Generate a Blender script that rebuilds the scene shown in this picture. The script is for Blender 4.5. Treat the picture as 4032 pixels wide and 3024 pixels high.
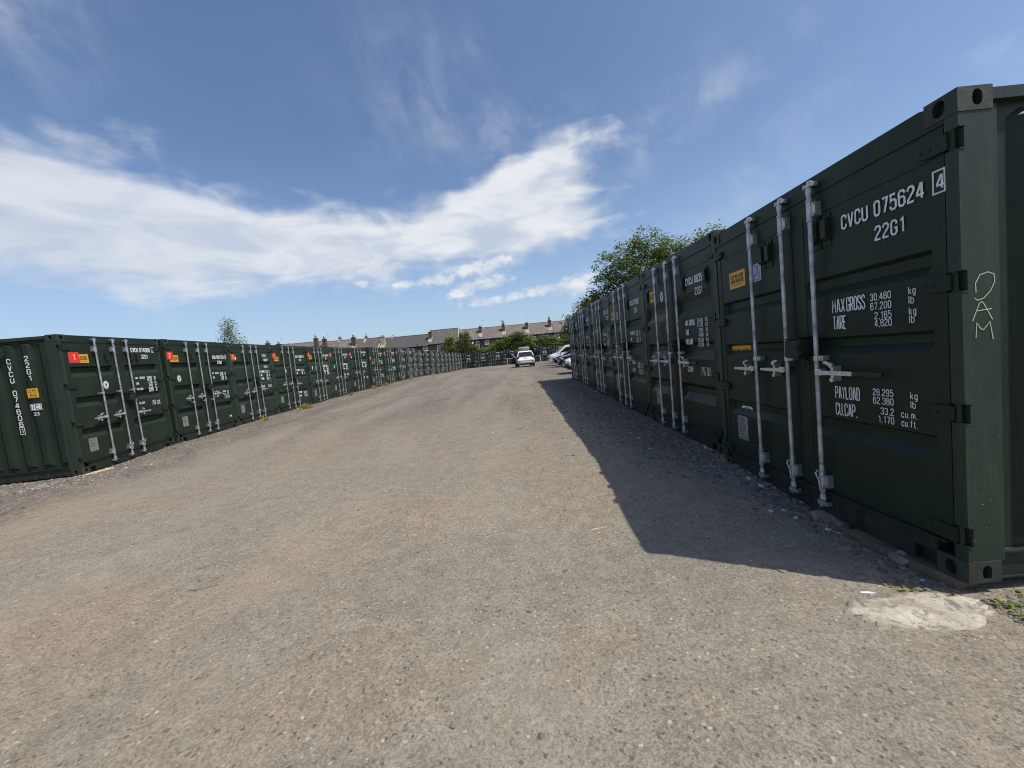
import bpy, math, random
from mathutils import Vector, Matrix, noise as mnoise
R = math.radians
scene = bpy.context.scene
COL = scene.collection
for o in list(bpy.data.objects):
    bpy.data.objects.remove(o)

# ------------------------------------------------------------------ camera
cam_d = bpy.data.cameras.new('camera'); cam = bpy.data.objects.new('camera', cam_d); COL.objects.link(cam)
cam_d.sensor_fit = 'HORIZONTAL'; cam_d.sensor_width = 36.0; cam_d.lens = 1550.0 / 4032.0 * 36.0
cam_d.clip_start = 0.05; cam_d.clip_end = 3000
def set_cam(loc, pitch, roll):
    p, r = R(pitch), R(roll)
    fw = Vector((0, math.cos(p), math.sin(p))); ri = Vector((1, 0, 0)); up = ri.cross(fw)
    rx = ri * math.cos(r) - up * math.sin(r); u2 = up * math.cos(r) + ri * math.sin(r)
    m = Matrix((rx, u2, -fw)).transposed().to_4x4(); m.translation = loc
    cam.matrix_world = m
set_cam((0, 0, 1.40), -3.9, 5.5)
scene.camera = cam

# ------------------------------------------------------------------ light
SUN_EL = 57.6
SUN_DIR = Vector((0.905, -0.425, 0)).normalized() * math.cos(R(SUN_EL)) + Vector((0, 0, math.sin(R(SUN_EL))))
sun_d = bpy.data.lights.new('sun', 'SUN'); sun_d.energy = 4.6; sun_d.angle = R(0.53); sun_d.color = (1.0, 0.94, 0.84)
sun = bpy.data.objects.new('sun', sun_d); COL.objects.link(sun)
sun.rotation_euler = SUN_DIR.to_track_quat('Z', 'Y').to_euler(); sun.location = (20, -10, 40)
scene.view_settings.view_transform = 'Standard'; scene.view_settings.look = 'None'
scene.view_settings.exposure = 0.0; scene.view_settings.gamma = 1.0; scene.view_settings.use_curve_mapping = False
scene.render.engine = 'CYCLES'
scene.render.resolution_x, scene.render.resolution_y = 1024, 768
cy_ = scene.cycles; cy_.filter_width = 1.05; cy_.use_adaptive_sampling = True; cy_.adaptive_threshold = 0.02; cy_.max_bounces = 5; cy_.diffuse_bounces = 3; cy_.glossy_bounces = 3; cy_.transmission_bounces = 2; cy_.transparent_max_bounces = 4
cy_.caustics_reflective = False; cy_.caustics_refractive = False

# ------------------------------------------------------------------ node helper
class NT:
    def __init__(s, tree): s.t = tree
    def n(s, typ, **kw):
        nd = s.t.nodes.new(typ)
        for k, v in kw.items(): setattr(nd, k, v)
        return nd
    def put(s, sock, v):
        if v is None: return
        if isinstance(v, bpy.types.NodeSocket): s.t.links.new(v, sock)
        else:
            if hasattr(sock.default_value, '__len__') and not hasattr(v, '__len__'): v = [v] * len(sock.default_value)
            if hasattr(sock.default_value, '__len__') and len(sock.default_value) == 4 and len(v) == 3: v = (*v, 1)
            sock.default_value = v
    def m(s, op, a, b=None, c=None, clamp=False):
        nd = s.n('ShaderNodeMath', operation=op); nd.use_clamp = clamp
        s.put(nd.inputs[0], a); s.put(nd.inputs[1], b); s.put(nd.inputs[2], c)
        return nd.outputs[0]
    def vm(s, op, a, b=None):
        nd = s.n('ShaderNodeVectorMath', operation=op); s.put(nd.inputs[0], a); s.put(nd.inputs[1], b)
        return nd.outputs[0]
    def sep(s, v):
        nd = s.n('ShaderNodeSeparateXYZ'); s.put(nd.inputs[0], v); return nd.outputs
    def comb(s, x, y, z=0.0):
        nd = s.n('ShaderNodeCombineXYZ'); s.put(nd.inputs[0], x); s.put(nd.inputs[1], y); s.put(nd.inputs[2], z); return nd.outputs[0]
    def noise(s, vec, scale, detail=3, rough=0.55, dist=0.0):
        nd = s.n('ShaderNodeTexNoise'); s.put(nd.inputs['Vector'], vec); nd.inputs['Scale'].default_value = scale
        nd.inputs['Detail'].default_value = detail; nd.inputs['Roughness'].default_value = rough; nd.inputs['Distortion'].default_value = dist
        return nd.outputs['Fac']
    def voro(s, vec, scale, feature='F1', out='Distance', rnd=1.0):
        nd = s.n('ShaderNodeTexVoronoi', feature=feature); s.put(nd.inputs['Vector'], vec); nd.inputs['Scale'].default_value = scale
        nd.inputs['Randomness'].default_value = rnd
        return nd.outputs[out]
    def ss(s, v, a, b, lo=0.0, hi=1.0):
        nd = s.n('ShaderNodeMapRange', interpolation_type='SMOOTHSTEP'); s.put(nd.inputs[0], v)
        nd.inputs[1].default_value = a; nd.inputs[2].default_value = b; nd.inputs[3].default_value = lo; nd.inputs[4].default_value = hi
        return nd.outputs[0]
    def mix(s, f, a, b, mode='MIX'):
        nd = s.n('ShaderNodeMix', data_type='RGBA', blend_type=mode); s.put(nd.inputs[0], f); s.put(nd.inputs[6], a); s.put(nd.inputs[7], b)
        return nd.outputs[2]
    def scale(s, v, k):
        nd = s.n('ShaderNodeVectorMath', operation='SCALE'); s.put(nd.inputs[0], v); s.put(nd.inputs['Scale'], k); return nd.outputs[0]
    def bump(s, h, strength, dist):
        nd = s.n('ShaderNodeBump'); s.put(nd.inputs['Height'], h); nd.inputs['Strength'].default_value = strength; nd.inputs['Distance'].default_value = dist
        return nd.outputs[0]

# ------------------------------------------------------------------ world: blue sky with a band of cloud
world = bpy.data.worlds.new('World'); scene.world = world; world.use_nodes = True
world.cycles.sampling_method = 'MANUAL'; world.cycles.sample_map_resolution = 512
wt = world.node_tree; wt.nodes.clear(); w = NT(wt)
SKY_STRENGTH = 0.135
sky = w.n('ShaderNodeTexSky', sky_type='NISHITA'); sky.sun_disc = False
sky.sun_elevation = R(SUN_EL); sky.sun_rotation = math.atan2(SUN_DIR.x, SUN_DIR.y)
sky.air_density = 1.0; sky.dust_density = 1.7; sky.ozone_density = 3.0; sky.altitude = 100
tc = w.n('ShaderNodeTexCoord'); dirv = tc.outputs['Generated']
dx, dy, dz = w.sep(dirv)
az = w.m('MULTIPLY', w.m('ARCTAN2', dx, dy), 57.2958)
el = w.m('MULTIPLY', w.m('ARCSINE', dz), 57.2958)
pa = w.comb(w.m('MULTIPLY', az, 0.10), w.m('MULTIPLY', el, 0.30), 0.0)       # streaky coordinates
pb = w.comb(w.m('MULTIPLY', az, 0.24), w.m('MULTIPLY', el, 0.30), 3.0)       # puffy coordinates
warp = w.noise(pa, 0.5, 2)
el2 = w.m('ADD', el, w.m('MULTIPLY', w.m('SUBTRACT', warp, 0.5), 7.0))
AE = w.comb(az, el, 0.0); AE2 = w.comb(az, el2, 0.0)
def blob(a0, e0, sa, se, rot=0.0, vec=None):
    mp = w.n('ShaderNodeMapping', vector_type='TEXTURE'); w.put(mp.inputs[0], vec or AE2)
    mp.inputs[1].default_value = (a0, e0, 0); mp.inputs[2].default_value = (0, 0, R(rot)); mp.inputs[3].default_value = (sa, se, 1)
    dt = w.n('ShaderNodeVectorMath', operation='DOT_PRODUCT'); w.put(dt.inputs[0], mp.outputs[0]); w.put(dt.inputs[1], mp.outputs[0])
    return w.m('POWER', 0.36788, dt.outputs['Value'])
def addall(l):
    r = l[0]
    for k in l[1:]: r = w.m('ADD', r, k)
    return r
env = addall([blob(-60, 17.6, 22, 5.6, 0), blob(-37, 16.2, 14, 5.6, -10), blob(-21, 16.3, 16, 4.0, 0), blob(-3, 19.6, 12, 4.2, 18),
              blob(7.0, 21.6, 9.5, 5.4, 22), blob(8, 17.0, 9, 3.0, 4), blob(110, 22, 40, 6), blob(-130, 20, 30, 7), blob(178, 24, 25, 6)])
n1 = w.noise(pa, 1.1, 4, 0.5, 0.5); n2 = w.noise(pb, 1.3, 5, 0.52)
nn = w.m('ADD', w.m('MULTIPLY', n1, 0.62), w.m('MULTIPLY', n2, 0.38))
big = w.m('MULTIPLY', w.ss(env, 0.0, 0.22), w.ss(w.m('ADD', env, w.m('MULTIPLY', w.m('SUBTRACT', nn, 0.5), 2.3)), 0.15, 1.15))
env2 = addall([blob(-9.2, 11.7, 2.6, 0.9, 5, AE), blob(-14.0, 11.3, 2.4, 0.6, 4, AE), blob(-0.5, 13.4, 3.6, 1.3, 10, AE), blob(-4.6, 12.9, 2.2, 0.8, 8, AE), blob(-2.6, 10.8, 4.6, 0.9, 5, AE), blob(-2.6, 8.2, 3.8, 0.75, 4, AE),
               blob(5.0, 9.0, 3.8, 0.85, 5, AE), blob(-6.6, 9.5, 2.0, 0.7, 5, AE), blob(-12.4, 15.7, 2.8, 0.9, 10, AE), blob(-8.8, 14.4, 1.4, 0.9, 0, AE), blob(-19.2, 11.6, 1.5, 0.6, 0, AE), blob(11, 9.2, 3.0, 1.6, 20, AE)])
n3 = w.noise(w.vm('ADD', pb, (9.1, 0.4, 2)), 3.0, 4, 0.5)
cum = w.m('MULTIPLY', w.ss(w.m('ADD', env2, w.m('MULTIPLY', w.m('SUBTRACT', n3, 0.5), 1.9)), 0.22, 1.20), w.ss(env2, 0.05, 0.35))
env3 = addall([w.m('MULTIPLY', blob(-8, 33, 10, 7), 0.36), w.m('MULTIPLY', blob(-47.5, 34, 5, 6), 0.95), w.m('MULTIPLY', blob(31, 28.5, 9, 1.8, 14), 0.42), w.m('MULTIPLY', blob(33, 18.5, 10, 3.5, 30), 0.40),
               w.m('MULTIPLY', blob(21, 25, 9, 3, 24), 0.5), w.m('MULTIPLY', blob(4, 29, 9, 3), 0.5), w.m('MULTIPLY', blob(-34, 9.5, 9, 1.0, 8), 0.3), w.m('MULTIPLY', blob(120, 45, 60, 14), 0.3), w.m('MULTIPLY', blob(-110, 50, 50, 14), 0.3)])
pc = w.comb(w.m('MULTIPLY', w.m('ADD', az, w.m('MULTIPLY', el, 0.45)), 0.16), w.m('MULTIPLY', w.m('SUBTRACT', el, w.m('MULTIPLY', az, 0.1)), 0.13), 8.0)
n4 = w.noise(pc, 1.3, 5, 0.58, 0.35)
cir = w.m('MULTIPLY', w.m('MULTIPLY', env3, w.ss(n4, 0.30, 0.85)), 0.62, clamp=True)
dens = w.m('MAXIMUM', w.m('MAXIMUM', w.m('MULTIPLY', big, 0.93), w.m('MULTIPLY', cum, 0.92)), cir)
shade = w.ss(n1, 0.30, 0.66)
ccol = w.mix(w.m('MULTIPLY', shade, w.ss(az, -60, 0, 0.55, 1.0)), (4.1, 4.6, 5.5), (6.35, 6.5, 6.7))
haze_f = w.ss(el, 26.0, 1.0, 0.0, 0.38)
skycol = w.mix(haze_f, w.mix(1.0, sky.outputs[0], (0.96, 1.0, 1.06), 'MULTIPLY'), (4.1, 5.3, 7.0))
bg = w.n('ShaderNodeBackground'); w.put(bg.inputs[0], w.mix(dens, skycol, ccol)); bg.inputs[1].default_value = SKY_STRENGTH
wo = w.n('ShaderNodeOutputWorld'); wt.links.new(bg.outputs[0], wo.inputs[0])

# ------------------------------------------------------------------ materials
MATS = {}
def mat(name, color, rough=0.6, metal=0.0, var=0.0, vscale=3.0, bump=0.0, bscale=40.0, rust=0.0, dirt=0.0, spec=0.5, emit=None, coat=0.0, coord='Object', tint=False, wear=0.0):
    if name in MATS: return MATS[name]
    m = bpy.data.materials.new(name); m.use_nodes = True
    t = m.node_tree; b = t.nodes['Principled BSDF']; h = NT(t)
    b.inputs['Roughness'].default_value = rough; b.inputs['Metallic'].default_value = metal
    b.inputs['Specular IOR Level'].default_value = spec
    if coat: b.inputs['Coat Weight'].default_value = coat; b.inputs['Coat Roughness'].default_value = 0.05
    c = h.n('ShaderNodeTexCoord').outputs[coord]
    col = (*color, 1)
    if var:
        f = h.noise(c, vscale, 5, 0.6)
        lo = tuple(max(0, k * (1 - var)) for k in color); hi = tuple(min(1, k * (1 + var)) for k in color)
        col = h.mix(h.ss(f, 0.25, 0.75), lo, hi)
    if dirt:
        oi = h.n('ShaderNodeObjectInfo').outputs['Random']
        gp = h.vm('ADD', h.n('ShaderNodeNewGeometry').outputs['Position'], h.comb(oi, oi, oi))
        f = h.ss(h.noise(h.vm('MULTIPLY', gp, (6, 6, 0.5)), 1.6, 5, 0.65), 0.50, 0.80, 0.0, dirt)
        col = h.mix(f, col, (0.13, 0.125, 0.10))
        sp = h.ss(h.noise(gp, 38, 3, 0.6), 0.70, 0.78, 0, dirt * 1.2)
        col = h.mix(sp, col, (0.20, 0.19, 0.16))
    if rust:
        gp = h.n('ShaderNodeNewGeometry').outputs['Position']
        f = h.ss(h.noise(gp, 9, 6, 0.7), 0.66 - rust * 0.22, 0.74 - rust * 0.20)
        col = h.mix(f, col, h.mix(h.noise(gp, 40, 3), (0.065, 0.030, 0.016), (0.15, 0.072, 0.036)))
    if wear:
        gp = h.n('ShaderNodeNewGeometry').outputs['Position']
        st = h.ss(h.noise(h.vm('MULTIPLY', gp, (9, 9, 0.7)), 1.7, 5, 0.7), 0.46, 0.80, 0.0, wear)           # faded runs down the sheet
        col = h.mix(st, col, tuple(min(1, k * 2.3 + 0.006) for k in color))
        sc_ = h.ss(h.noise(h.vm('MULTIPLY', gp, (5, 5, 60)), 1.0, 4, 0.75), 0.715, 0.76, 0.0, 0.5)             # fine scuffs
        col = h.mix(h.m('MULTIPLY', sc_, h.ss(h.noise(gp, 1.7, 3), 0.5, 0.65)), col, (0.16, 0.165, 0.14))
        rs = h.m('MULTIPLY', h.ss(h.noise(gp, 30, 5, 0.7), 0.66, 0.70), h.ss(h.noise(gp, 2.3, 4), 0.56, 0.66))     # rust specks in groups
        col = h.mix(h.m('MULTIPLY', rs, 0.8), col, (0.11, 0.050, 0.022))
    if tint: col = h.mix(1.0, col, h.n('ShaderNodeObjectInfo').outputs['Color'], 'MULTIPLY')
    h.put(b.inputs['Base Color'], col)
    if bump: t.links.new(h.bump(h.noise(c, bscale, 4, 0.6), bump, 0.01), b.inputs['Normal'])
    if emit: b.inputs['Emission Color'].default_value = (*emit[0], 1); b.inputs['Emission Strength'].default_value = emit[1]
    MATS[name] = m
    return m
GREEN = (0.0185, 0.0315, 0.0195)
mat('container_paint', GREEN, 0.44, var=0.18, vscale=1.5, bump=0.06, bscale=7, spec=0.21, tint=True, wear=0.28)
mat('post_paint', (0.026, 0.042, 0.028), 0.46, var=0.15, vscale=2.0, bump=0.08, bscale=30, spec=0.3, tint=True, wear=0.45)
mat('casting_paint', (0.026, 0.036, 0.028), 0.6, var=0.25, vscale=12, bump=0.3, bscale=30, rust=0.45, dirt=0.2, tint=True)
mat('sill_paint', (0.018, 0.026, 0.021), 0.55, var=0.3, vscale=6, bump=0.1, bscale=30, dirt=0.30, rust=0.25, spec=0.3, tint=True)
mat('rubber_and_hole_shade', (0.010, 0.010, 0.013), 0.6)  # door gaskets, and the painted shade at the back of casting holes
mat('galvanised', (0.42, 0.43, 0.445), 0.45, metal=0.7, var=0.42, vscale=9, bump=0.2, bscale=60, dirt=0.45, rust=0.10)
mat('handle_metal', (0.60, 0.61, 0.62), 0.38, metal=0.7, var=0.2, vscale=30)
mat('black_grip', (0.012, 0.012, 0.013), 0.5)
mat('white_print', (0.74, 0.75, 0.76), 0.55, var=0.22, vscale=45)
mat('yellow_sticker', (0.72, 0.36, 0.02), 0.5, var=0.06, vscale=14)
mat('red_sign', (0.66, 0.035, 0.030), 0.45, var=0.08, vscale=10)
mat('orange_sign', (0.62, 0.09, 0.05), 0.5, var=0.08, vscale=10)
mat('yellow_digit', (0.85, 0.55, 0.06), 0.5)
mat('black_print', (0.015, 0.015, 0.015), 0.5)
mat('blue_sticker', (0.035, 0.10, 0.40), 0.45)
mat('white_sticker', (0.72, 0.73, 0.74), 0.5, var=0.05, vscale=20)
mat('plate_metal', (0.27, 0.27, 0.28), 0.5, metal=0.3, var=0.3, vscale=30, bump=0.2, bscale=90)
mat('scratch_chalk', (0.50, 0.52, 0.37), 0.8)
mat('red_print', (0.4, 0.03, 0.04), 0.5)
mat('teal_sticker', (0.05, 0.30, 0.25), 0.5)
mat('lightblue_sticker', (0.35, 0.60, 0.72), 0.5)
mat('timber', (0.105, 0.085, 0.062), 0.85, var=0.35, vscale=8, bump=0.4, bscale=40)
mat('pale_timber', (0.50, 0.41, 0.26), 0.85, var=0.25, vscale=10, bump=0.3, bscale=40)
mat('stone', (0.20, 0.175, 0.145), 0.9, var=0.4, vscale=10, bump=0.6, bscale=30)
mat('paper', (0.75, 0.76, 0.78), 0.8)
mat('twig', (0.24, 0.19, 0.13), 0.9, var=0.3, vscale=20)
mat('bark', (0.075, 0.060, 0.045), 0.9, var=0.4, vscale=6, bump=0.6, bscale=20)
mat('car_white', (0.80, 0.81, 0.82), 0.25, coat=0.6)
mat('car_silver', (0.25, 0.27, 0.30), 0.28, metal=0.4, coat=0.6)
mat('car_dark', (0.015, 0.018, 0.025), 0.22, coat=0.8)
mat('car_navy', (0.02, 0.03, 0.06), 0.22, coat=0.8)
mat('car_glass', (0.012, 0.014, 0.018), 0.04, spec=0.8)
mat('car_trim', (0.018, 0.018, 0.020), 0.55)
mat('tyre', (0.018, 0.018, 0.018), 0.85)
mat('rim', (0.45, 0.46, 0.48), 0.35, metal=0.7)
mat('tail_lens', (0.35, 0.012, 0.015), 0.15, coat=0.6)
mat('head_lens', (0.62, 0.66, 0.70), 0.08, coat=0.6)
mat('number_plate', (0.75, 0.52, 0.03), 0.4)
mat('fabric_bag', (0.21, 0.21, 0.22), 0.75, var=0.3, vscale=5, bump=0.5, bscale=8)
mat('upvc', (0.78, 0.79, 0.80), 0.35)
mat('window_glass', (0.03, 0.04, 0.05), 0.06, spec=0.9)
mat('lead', (0.30, 0.28, 0.265), 0.8, var=0.25, vscale=3)
mat('terracotta', (0.27, 0.11, 0.06), 0.8, var=0.3, vscale=5)
mat('chimney_stone', (0.085, 0.070, 0.048), 0.9, var=0.45, vscale=3, bump=0.5, bscale=5)
mat('pale_stone', (0.40, 0.33, 0.22), 0.9, var=0.3, vscale=3, bump=0.4, bscale=5)
mat('verge', (0.48, 0.43, 0.36), 0.8, var=0.15, vscale=2)
mat('black_pipe', (0.02, 0.02, 0.02), 0.5)
mat('aerial', (0.35, 0.36, 0.38), 0.4, metal=0.6)

def leaf_mat(name, c1, c2, dry=0.0):
    m = bpy.data.materials.new(name); m.use_nodes = True; t = m.node_tree; h = NT(t)
    b = t.nodes['Principled BSDF']; out = t.nodes['Material Output']
    g = h.n('ShaderNodeNewGeometry'); r = g.outputs['Random Per Island']
    n = h.noise(g.outputs['Position'], 0.9, 3)
    col = h.mix(h.m('ADD', h.m('MULTIPLY', r, 0.6), h.m('MULTIPLY', n, 0.4)), c1, c2)
    if dry: col = h.mix(h.ss(r, 1 - dry, 1 - dry + 0.03), col, (0.34, 0.24, 0.06))
    h.put(b.inputs['Base Color'], col); b.inputs['Roughness'].default_value = 0.5
    tr = h.n('ShaderNodeBsdfTranslucent'); h.put(tr.inputs[0], h.mix(0.5, col, (0.22, 0.33, 0.04)))
    mx = h.n('ShaderNodeMixShader'); mx.inputs[0].default_value = 0.30
    t.links.new(b.outputs[0], mx.inputs[1]); t.links.new(tr.outputs[0], mx.inputs[2]); t.links.new(mx.outputs[0], out.inputs[0])
    MATS[name] = m
leaf_mat('leaf_lime', (0.055, 0.085, 0.018), (0.18, 0.225, 0.055), 0.01)
leaf_mat('leaf_pale', (0.085, 0.125, 0.040), (0.19, 0.24, 0.09))
leaf_mat('leaf_birch', (0.17, 0.20, 0.12), (0.36, 0.39, 0.27))
leaf_mat('leaf_shrub', (0.085, 0.125, 0.028), (0.28, 0.33, 0.085), 0.03)
leaf_mat('leaf_dark', (0.065, 0.090, 0.030), (0.20, 0.23, 0.085))
leaf_mat('leaf_rust', (0.20, 0.15, 0.03), (0.36, 0.25, 0.05))
leaf_mat('grass_dry', (0.22, 0.20, 0.05), (0.50, 0.42, 0.12))
leaf_mat('weed_green', (0.08, 0.13, 0.025), (0.24, 0.27, 0.06), 0.15)

def ground_mat():
    m = bpy.data.materials.new('yard_surface'); m.use_nodes = True; t = m.node_tree; h = NT(t); b = t.nodes['Principled BSDF']
    P = h.n('ShaderNodeNewGeometry').outputs['Position']; x, y, z = h.sep(P)
    patch = h.noise(P, 0.34, 4, 0.6); patch2 = h.noise(h.vm('ADD', P, (17, 5, 0)), 0.85, 4, 0.62)
    trk = h.noise(h.vm('MULTIPLY', P, (1.0, 0.16, 1.0)), 0.9, 3, 0.6)
    dust = h.ss(h.m('ADD', h.m('MULTIPLY', patch, 0.45), h.m('ADD', h.m('MULTIPLY', patch2, 0.30), h.m('MULTIPLY', trk, 0.25))), 0.43, 0.60)
    grey = h.mix(patch2, (0.190, 0.171, 0.138), (0.255, 0.230, 0.186))
    tan = h.mix(patch, (0.205, 0.158, 0.105), (0.275, 0.222, 0.155))
    col = h.mix(h.m('MULTIPLY', dust, 0.72), grey, tan)
    # loose dark chippings: along both rows and drifting over the middle distance
    wob = h.m('MULTIPLY', h.m('SUBTRACT', patch2, 0.5), 2.2)
    mr = h.m('MULTIPLY', h.ss(h.m('ADD', x, wob), 1.0, 2.0), h.ss(y, 3.6, 5.2))
    ml = h.ss(h.m('ADD', x, wob), -5.9, -7.3)
    mid = h.m('MULTIPLY', h.ss(h.m('ADD', y, h.m('MULTIPLY', wob, 4.0)), 5.0, 12.0), h.ss(trk, 0.40, 0.62, 0.30, 0.90))
    grav = h.m('MAXIMUM', h.m('MAXIMUM', mr, ml), mid, clamp=True)
    gcol = h.mix(patch2, (0.100, 0.086, 0.074), (0.168, 0.145, 0.121))
    col = h.mix(h.m('MULTIPLY', grav, 0.85), col, gcol)
    # aggregate
    near = h.ss(y, 16.0, 3.0)
    vc = h.sep(h.voro(P, 165.0, out='Color')); cellv = vc[0]
    vs = h.sep(h.voro(h.vm('ADD', P, (3, 9, 0)), 78.0, out='Color'))
    vg = h.n('ShaderNodeTexVoronoi'); h.put(vg.inputs['Vector'], P); vg.inputs['Scale'].default_value = 34.0
    cellg = h.sep(vg.outputs['Color'])[0]
    fine = h.m('ADD', h.m('MULTIPLY', cellv, 0.55), h.m('MULTIPLY', vs[0], 0.45))
    agg = h.m('ADD', h.m('MULTIPLY', h.ss(fine, 0.1, 0.9, 0.73, 1.28), h.m('SUBTRACT', 1.0, grav)), h.m('MULTIPLY', h.ss(cellg, 0.05, 0.95, 0.55, 1.45), grav))
    agg = h.m('ADD', 1.0, h.m('MULTIPLY', h.m('SUBTRACT', agg, 1.0), h.m('ADD', 0.55, h.m('MULTIPLY', near, 0.45))))
    col = h.mix(1.0, col, h.comb(agg, agg, agg), 'MULTIPLY')
    mott = h.ss(h.noise(P, 7.0, 4, 0.7), 0.3, 0.7, 0.87, 1.12)
    col = h.mix(1.0, col, h.comb(mott, mott, mott), 'MULTIPLY')
    spk = h.m('GREATER_THAN', vs[2], 0.9925)
    col = h.mix(h.m('MULTIPLY', spk, 0.6), col, (0.48, 0.45, 0.40))
    dk = h.m('GREATER_THAN', vs[1], 0.972)
    col = h.mix(h.m('MULTIPLY', dk, 0.6), col, (0.045, 0.042, 0.042))
    # wheel tracks: swept paler lines with darker chippings thrown between them
    wx = h.m('ADD', h.m('ADD', x, h.m('MULTIPLY', y, 0.06)), h.m('MULTIPLY', h.m('SUBTRACT', patch, 0.5), 1.6))
    tr = h.m('PINGPONG', h.m('ADD', wx, 40.0), 0.85)
    tk_ = h.m('MULTIPLY', h.ss(tr, 0.25, 0.70), h.ss(patch2, 0.35, 0.65))
    col = h.mix(h.m('MULTIPLY', tk_, 0.20), col, (0.33, 0.285, 0.22))
    # beyond the yard: rough grass
    far = h.m('MAXIMUM', h.ss(y, 74.5, 78.0), h.m('MAXIMUM', h.ss(x, -15.3, -17.5), h.ss(x, 12.0, 15.0)))
    col = h.mix(far, col, h.mix(patch2, (0.05, 0.07, 0.02), (0.12, 0.13, 0.05)))
    h.put(b.inputs['Base Color'], col); b.inputs['Roughness'].default_value = 0.92; b.inputs['Specular IOR Level'].default_value = 0.25
    hgt = h.m('ADD', h.m('MULTIPLY', h.noise(P, 34.0, 4, 0.78), 0.020), h.m('MULTIPLY', h.m('MULTIPLY', vg.outputs['Distance'], 0.6), -0.014))
    nb = h.n('ShaderNodeBump'); h.put(nb.inputs['Height'], hgt); nb.inputs['Strength'].default_value = 0.55; nb.inputs['Distance'].default_value = 1.0
    t.links.new(nb.outputs[0], b.inputs['Normal'])
    MATS['yard_surface'] = m
ground_mat()
def concrete_mat():
    m = bpy.data.materials.new('old_concrete'); m.use_nodes = True; t = m.node_tree; h = NT(t); b = t.nodes['Principled BSDF']
    P = h.n('ShaderNodeNewGeometry').outputs['Position']
    n = h.noise(P, 5.0, 6, 0.72, 0.6); c = h.mix(h.ss(n, 0.32, 0.66), (0.42, 0.365, 0.285), (0.80, 0.73, 0.60))
    c = h.mix(h.ss(h.noise(P, 9.0, 6, 0.75, 0.5), 0.50, 0.62, 0, 0.85), c, (0.25, 0.212, 0.165))
    cr = h.ss(h.m('ABSOLUTE', h.m('SUBTRACT', h.noise(P, 3.2, 5, 0.6, 0.8), 0.5)), 0.004, 0.0, 0, 0.7)
    c = h.mix(cr, c, (0.14, 0.12, 0.10))
    h.put(b.inputs['Base Color'], c); b.inputs['Roughness'].default_value = 0.95
    t.links.new(h.bump(h.noise(P, 26, 6, 0.8), 1.0, 0.03), b.inputs['Normal'])
    MATS['old_concrete'] = m
concrete_mat()
def wall_mat(name, c1, c2):
    m = bpy.data.materials.new(name); m.use_nodes = True; t = m.node_tree; h = NT(t); b = t.nodes['Principled BSDF']
    P = h.n('ShaderNodeNewGeometry').outputs['Position']; x, y, z = h.sep(P)
    br = h.n('ShaderNodeTexBrick'); h.put(br.inputs['Vector'], h.comb(h.m('ADD', x, y), z)); br.inputs['Scale'].default_value = 1.0
    br.inputs['Brick Width'].default_value = 0.55; br.inputs['Row Height'].default_value = 0.20; br.inputs['Mortar Size'].default_value = 0.018
    br.inputs['Color1'].default_value = (*c1, 1); br.inputs['Color2'].default_value = (*c2, 1); br.inputs['Mortar'].default_value = (c1[0] * .5, c1[1] * .5, c1[2] * .5, 1)
    col = h.mix(h.ss(h.noise(P, 0.7, 4), 0.3, 0.7, 0, 0.6), br.outputs[0], (0.05, 0.043, 0.034))
    h.put(b.inputs['Base Color'], col); b.inputs['Roughness'].default_value = 0.95
    t.links.new(h.bump(br.outputs['Fac'], 0.6, -0.03), b.inputs['Normal'])
    MATS[name] = m
wall_mat('soot_stone', (0.11, 0.085, 0.058), (0.19, 0.145, 0.095))
def roof_mat(name, c1, c2, row, streak, w_=0.35):
    m = bpy.data.materials.new(name); m.use_nodes = True; t = m.node_tree; h = NT(t); b = t.nodes['Principled BSDF']
    P = h.n('ShaderNodeNewGeometry').outputs['Position']; x, y, z = h.sep(P)
    br = h.n('ShaderNodeTexBrick'); h.put(br.inputs['Vector'], h.comb(x, h.m('MULTIPLY', z, 1.85))); br.inputs['Scale'].default_value = 1.0
    br.inputs['Brick Width'].default_value = w_; br.inputs['Row Height'].default_value = row; br.inputs['Mortar Size'].default_value = 0.016
    br.inputs['Color1'].default_value = (*c1, 1); br.inputs['Color2'].default_value = (*c2, 1); br.inputs['Mortar'].default_value = (c1[0] * .45, c1[1] * .45, c1[2] * .45, 1)
    st = h.ss(h.noise(h.vm('MULTIPLY', P, (1.5, 0.4, 0.4)), 1.1, 5, 0.65), 0.35, 0.7, 0, streak)
    col = h.mix(st, br.outputs[0], tuple(min(1, k * 1.45 + 0.02) for k in c2))
    col = h.mix(h.ss(h.noise(P, 2.2, 5), 0.5, 0.75, 0, streak * 0.6), col, tuple(k * 0.6 for k in c1))
    h.put(b.inputs['Base Color'], col); b.inputs['Roughness'].default_value = 0.8
    t.links.new(h.bump(br.outputs['Fac'], 0.5, -0.03), b.inputs['Normal'])
    MATS[name] = m
roof_mat('stone_slate', (0.112, 0.090, 0.082), (0.160, 0.131, 0.118), 0.26, 0.55, 0.45)
roof_mat('brown_slate', (0.080, 0.068, 0.058), (0.112, 0.095, 0.080), 0.24, 0.4)
roof_mat('grey_slate', (0.066, 0.065, 0.067), (0.080, 0.079, 0.080), 0.22, 0.15, 0.3)
roof_mat('concrete_tile', (0.082, 0.077, 0.070), (0.108, 0.101, 0.092), 0.34, 0.12, 0.38)

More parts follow.
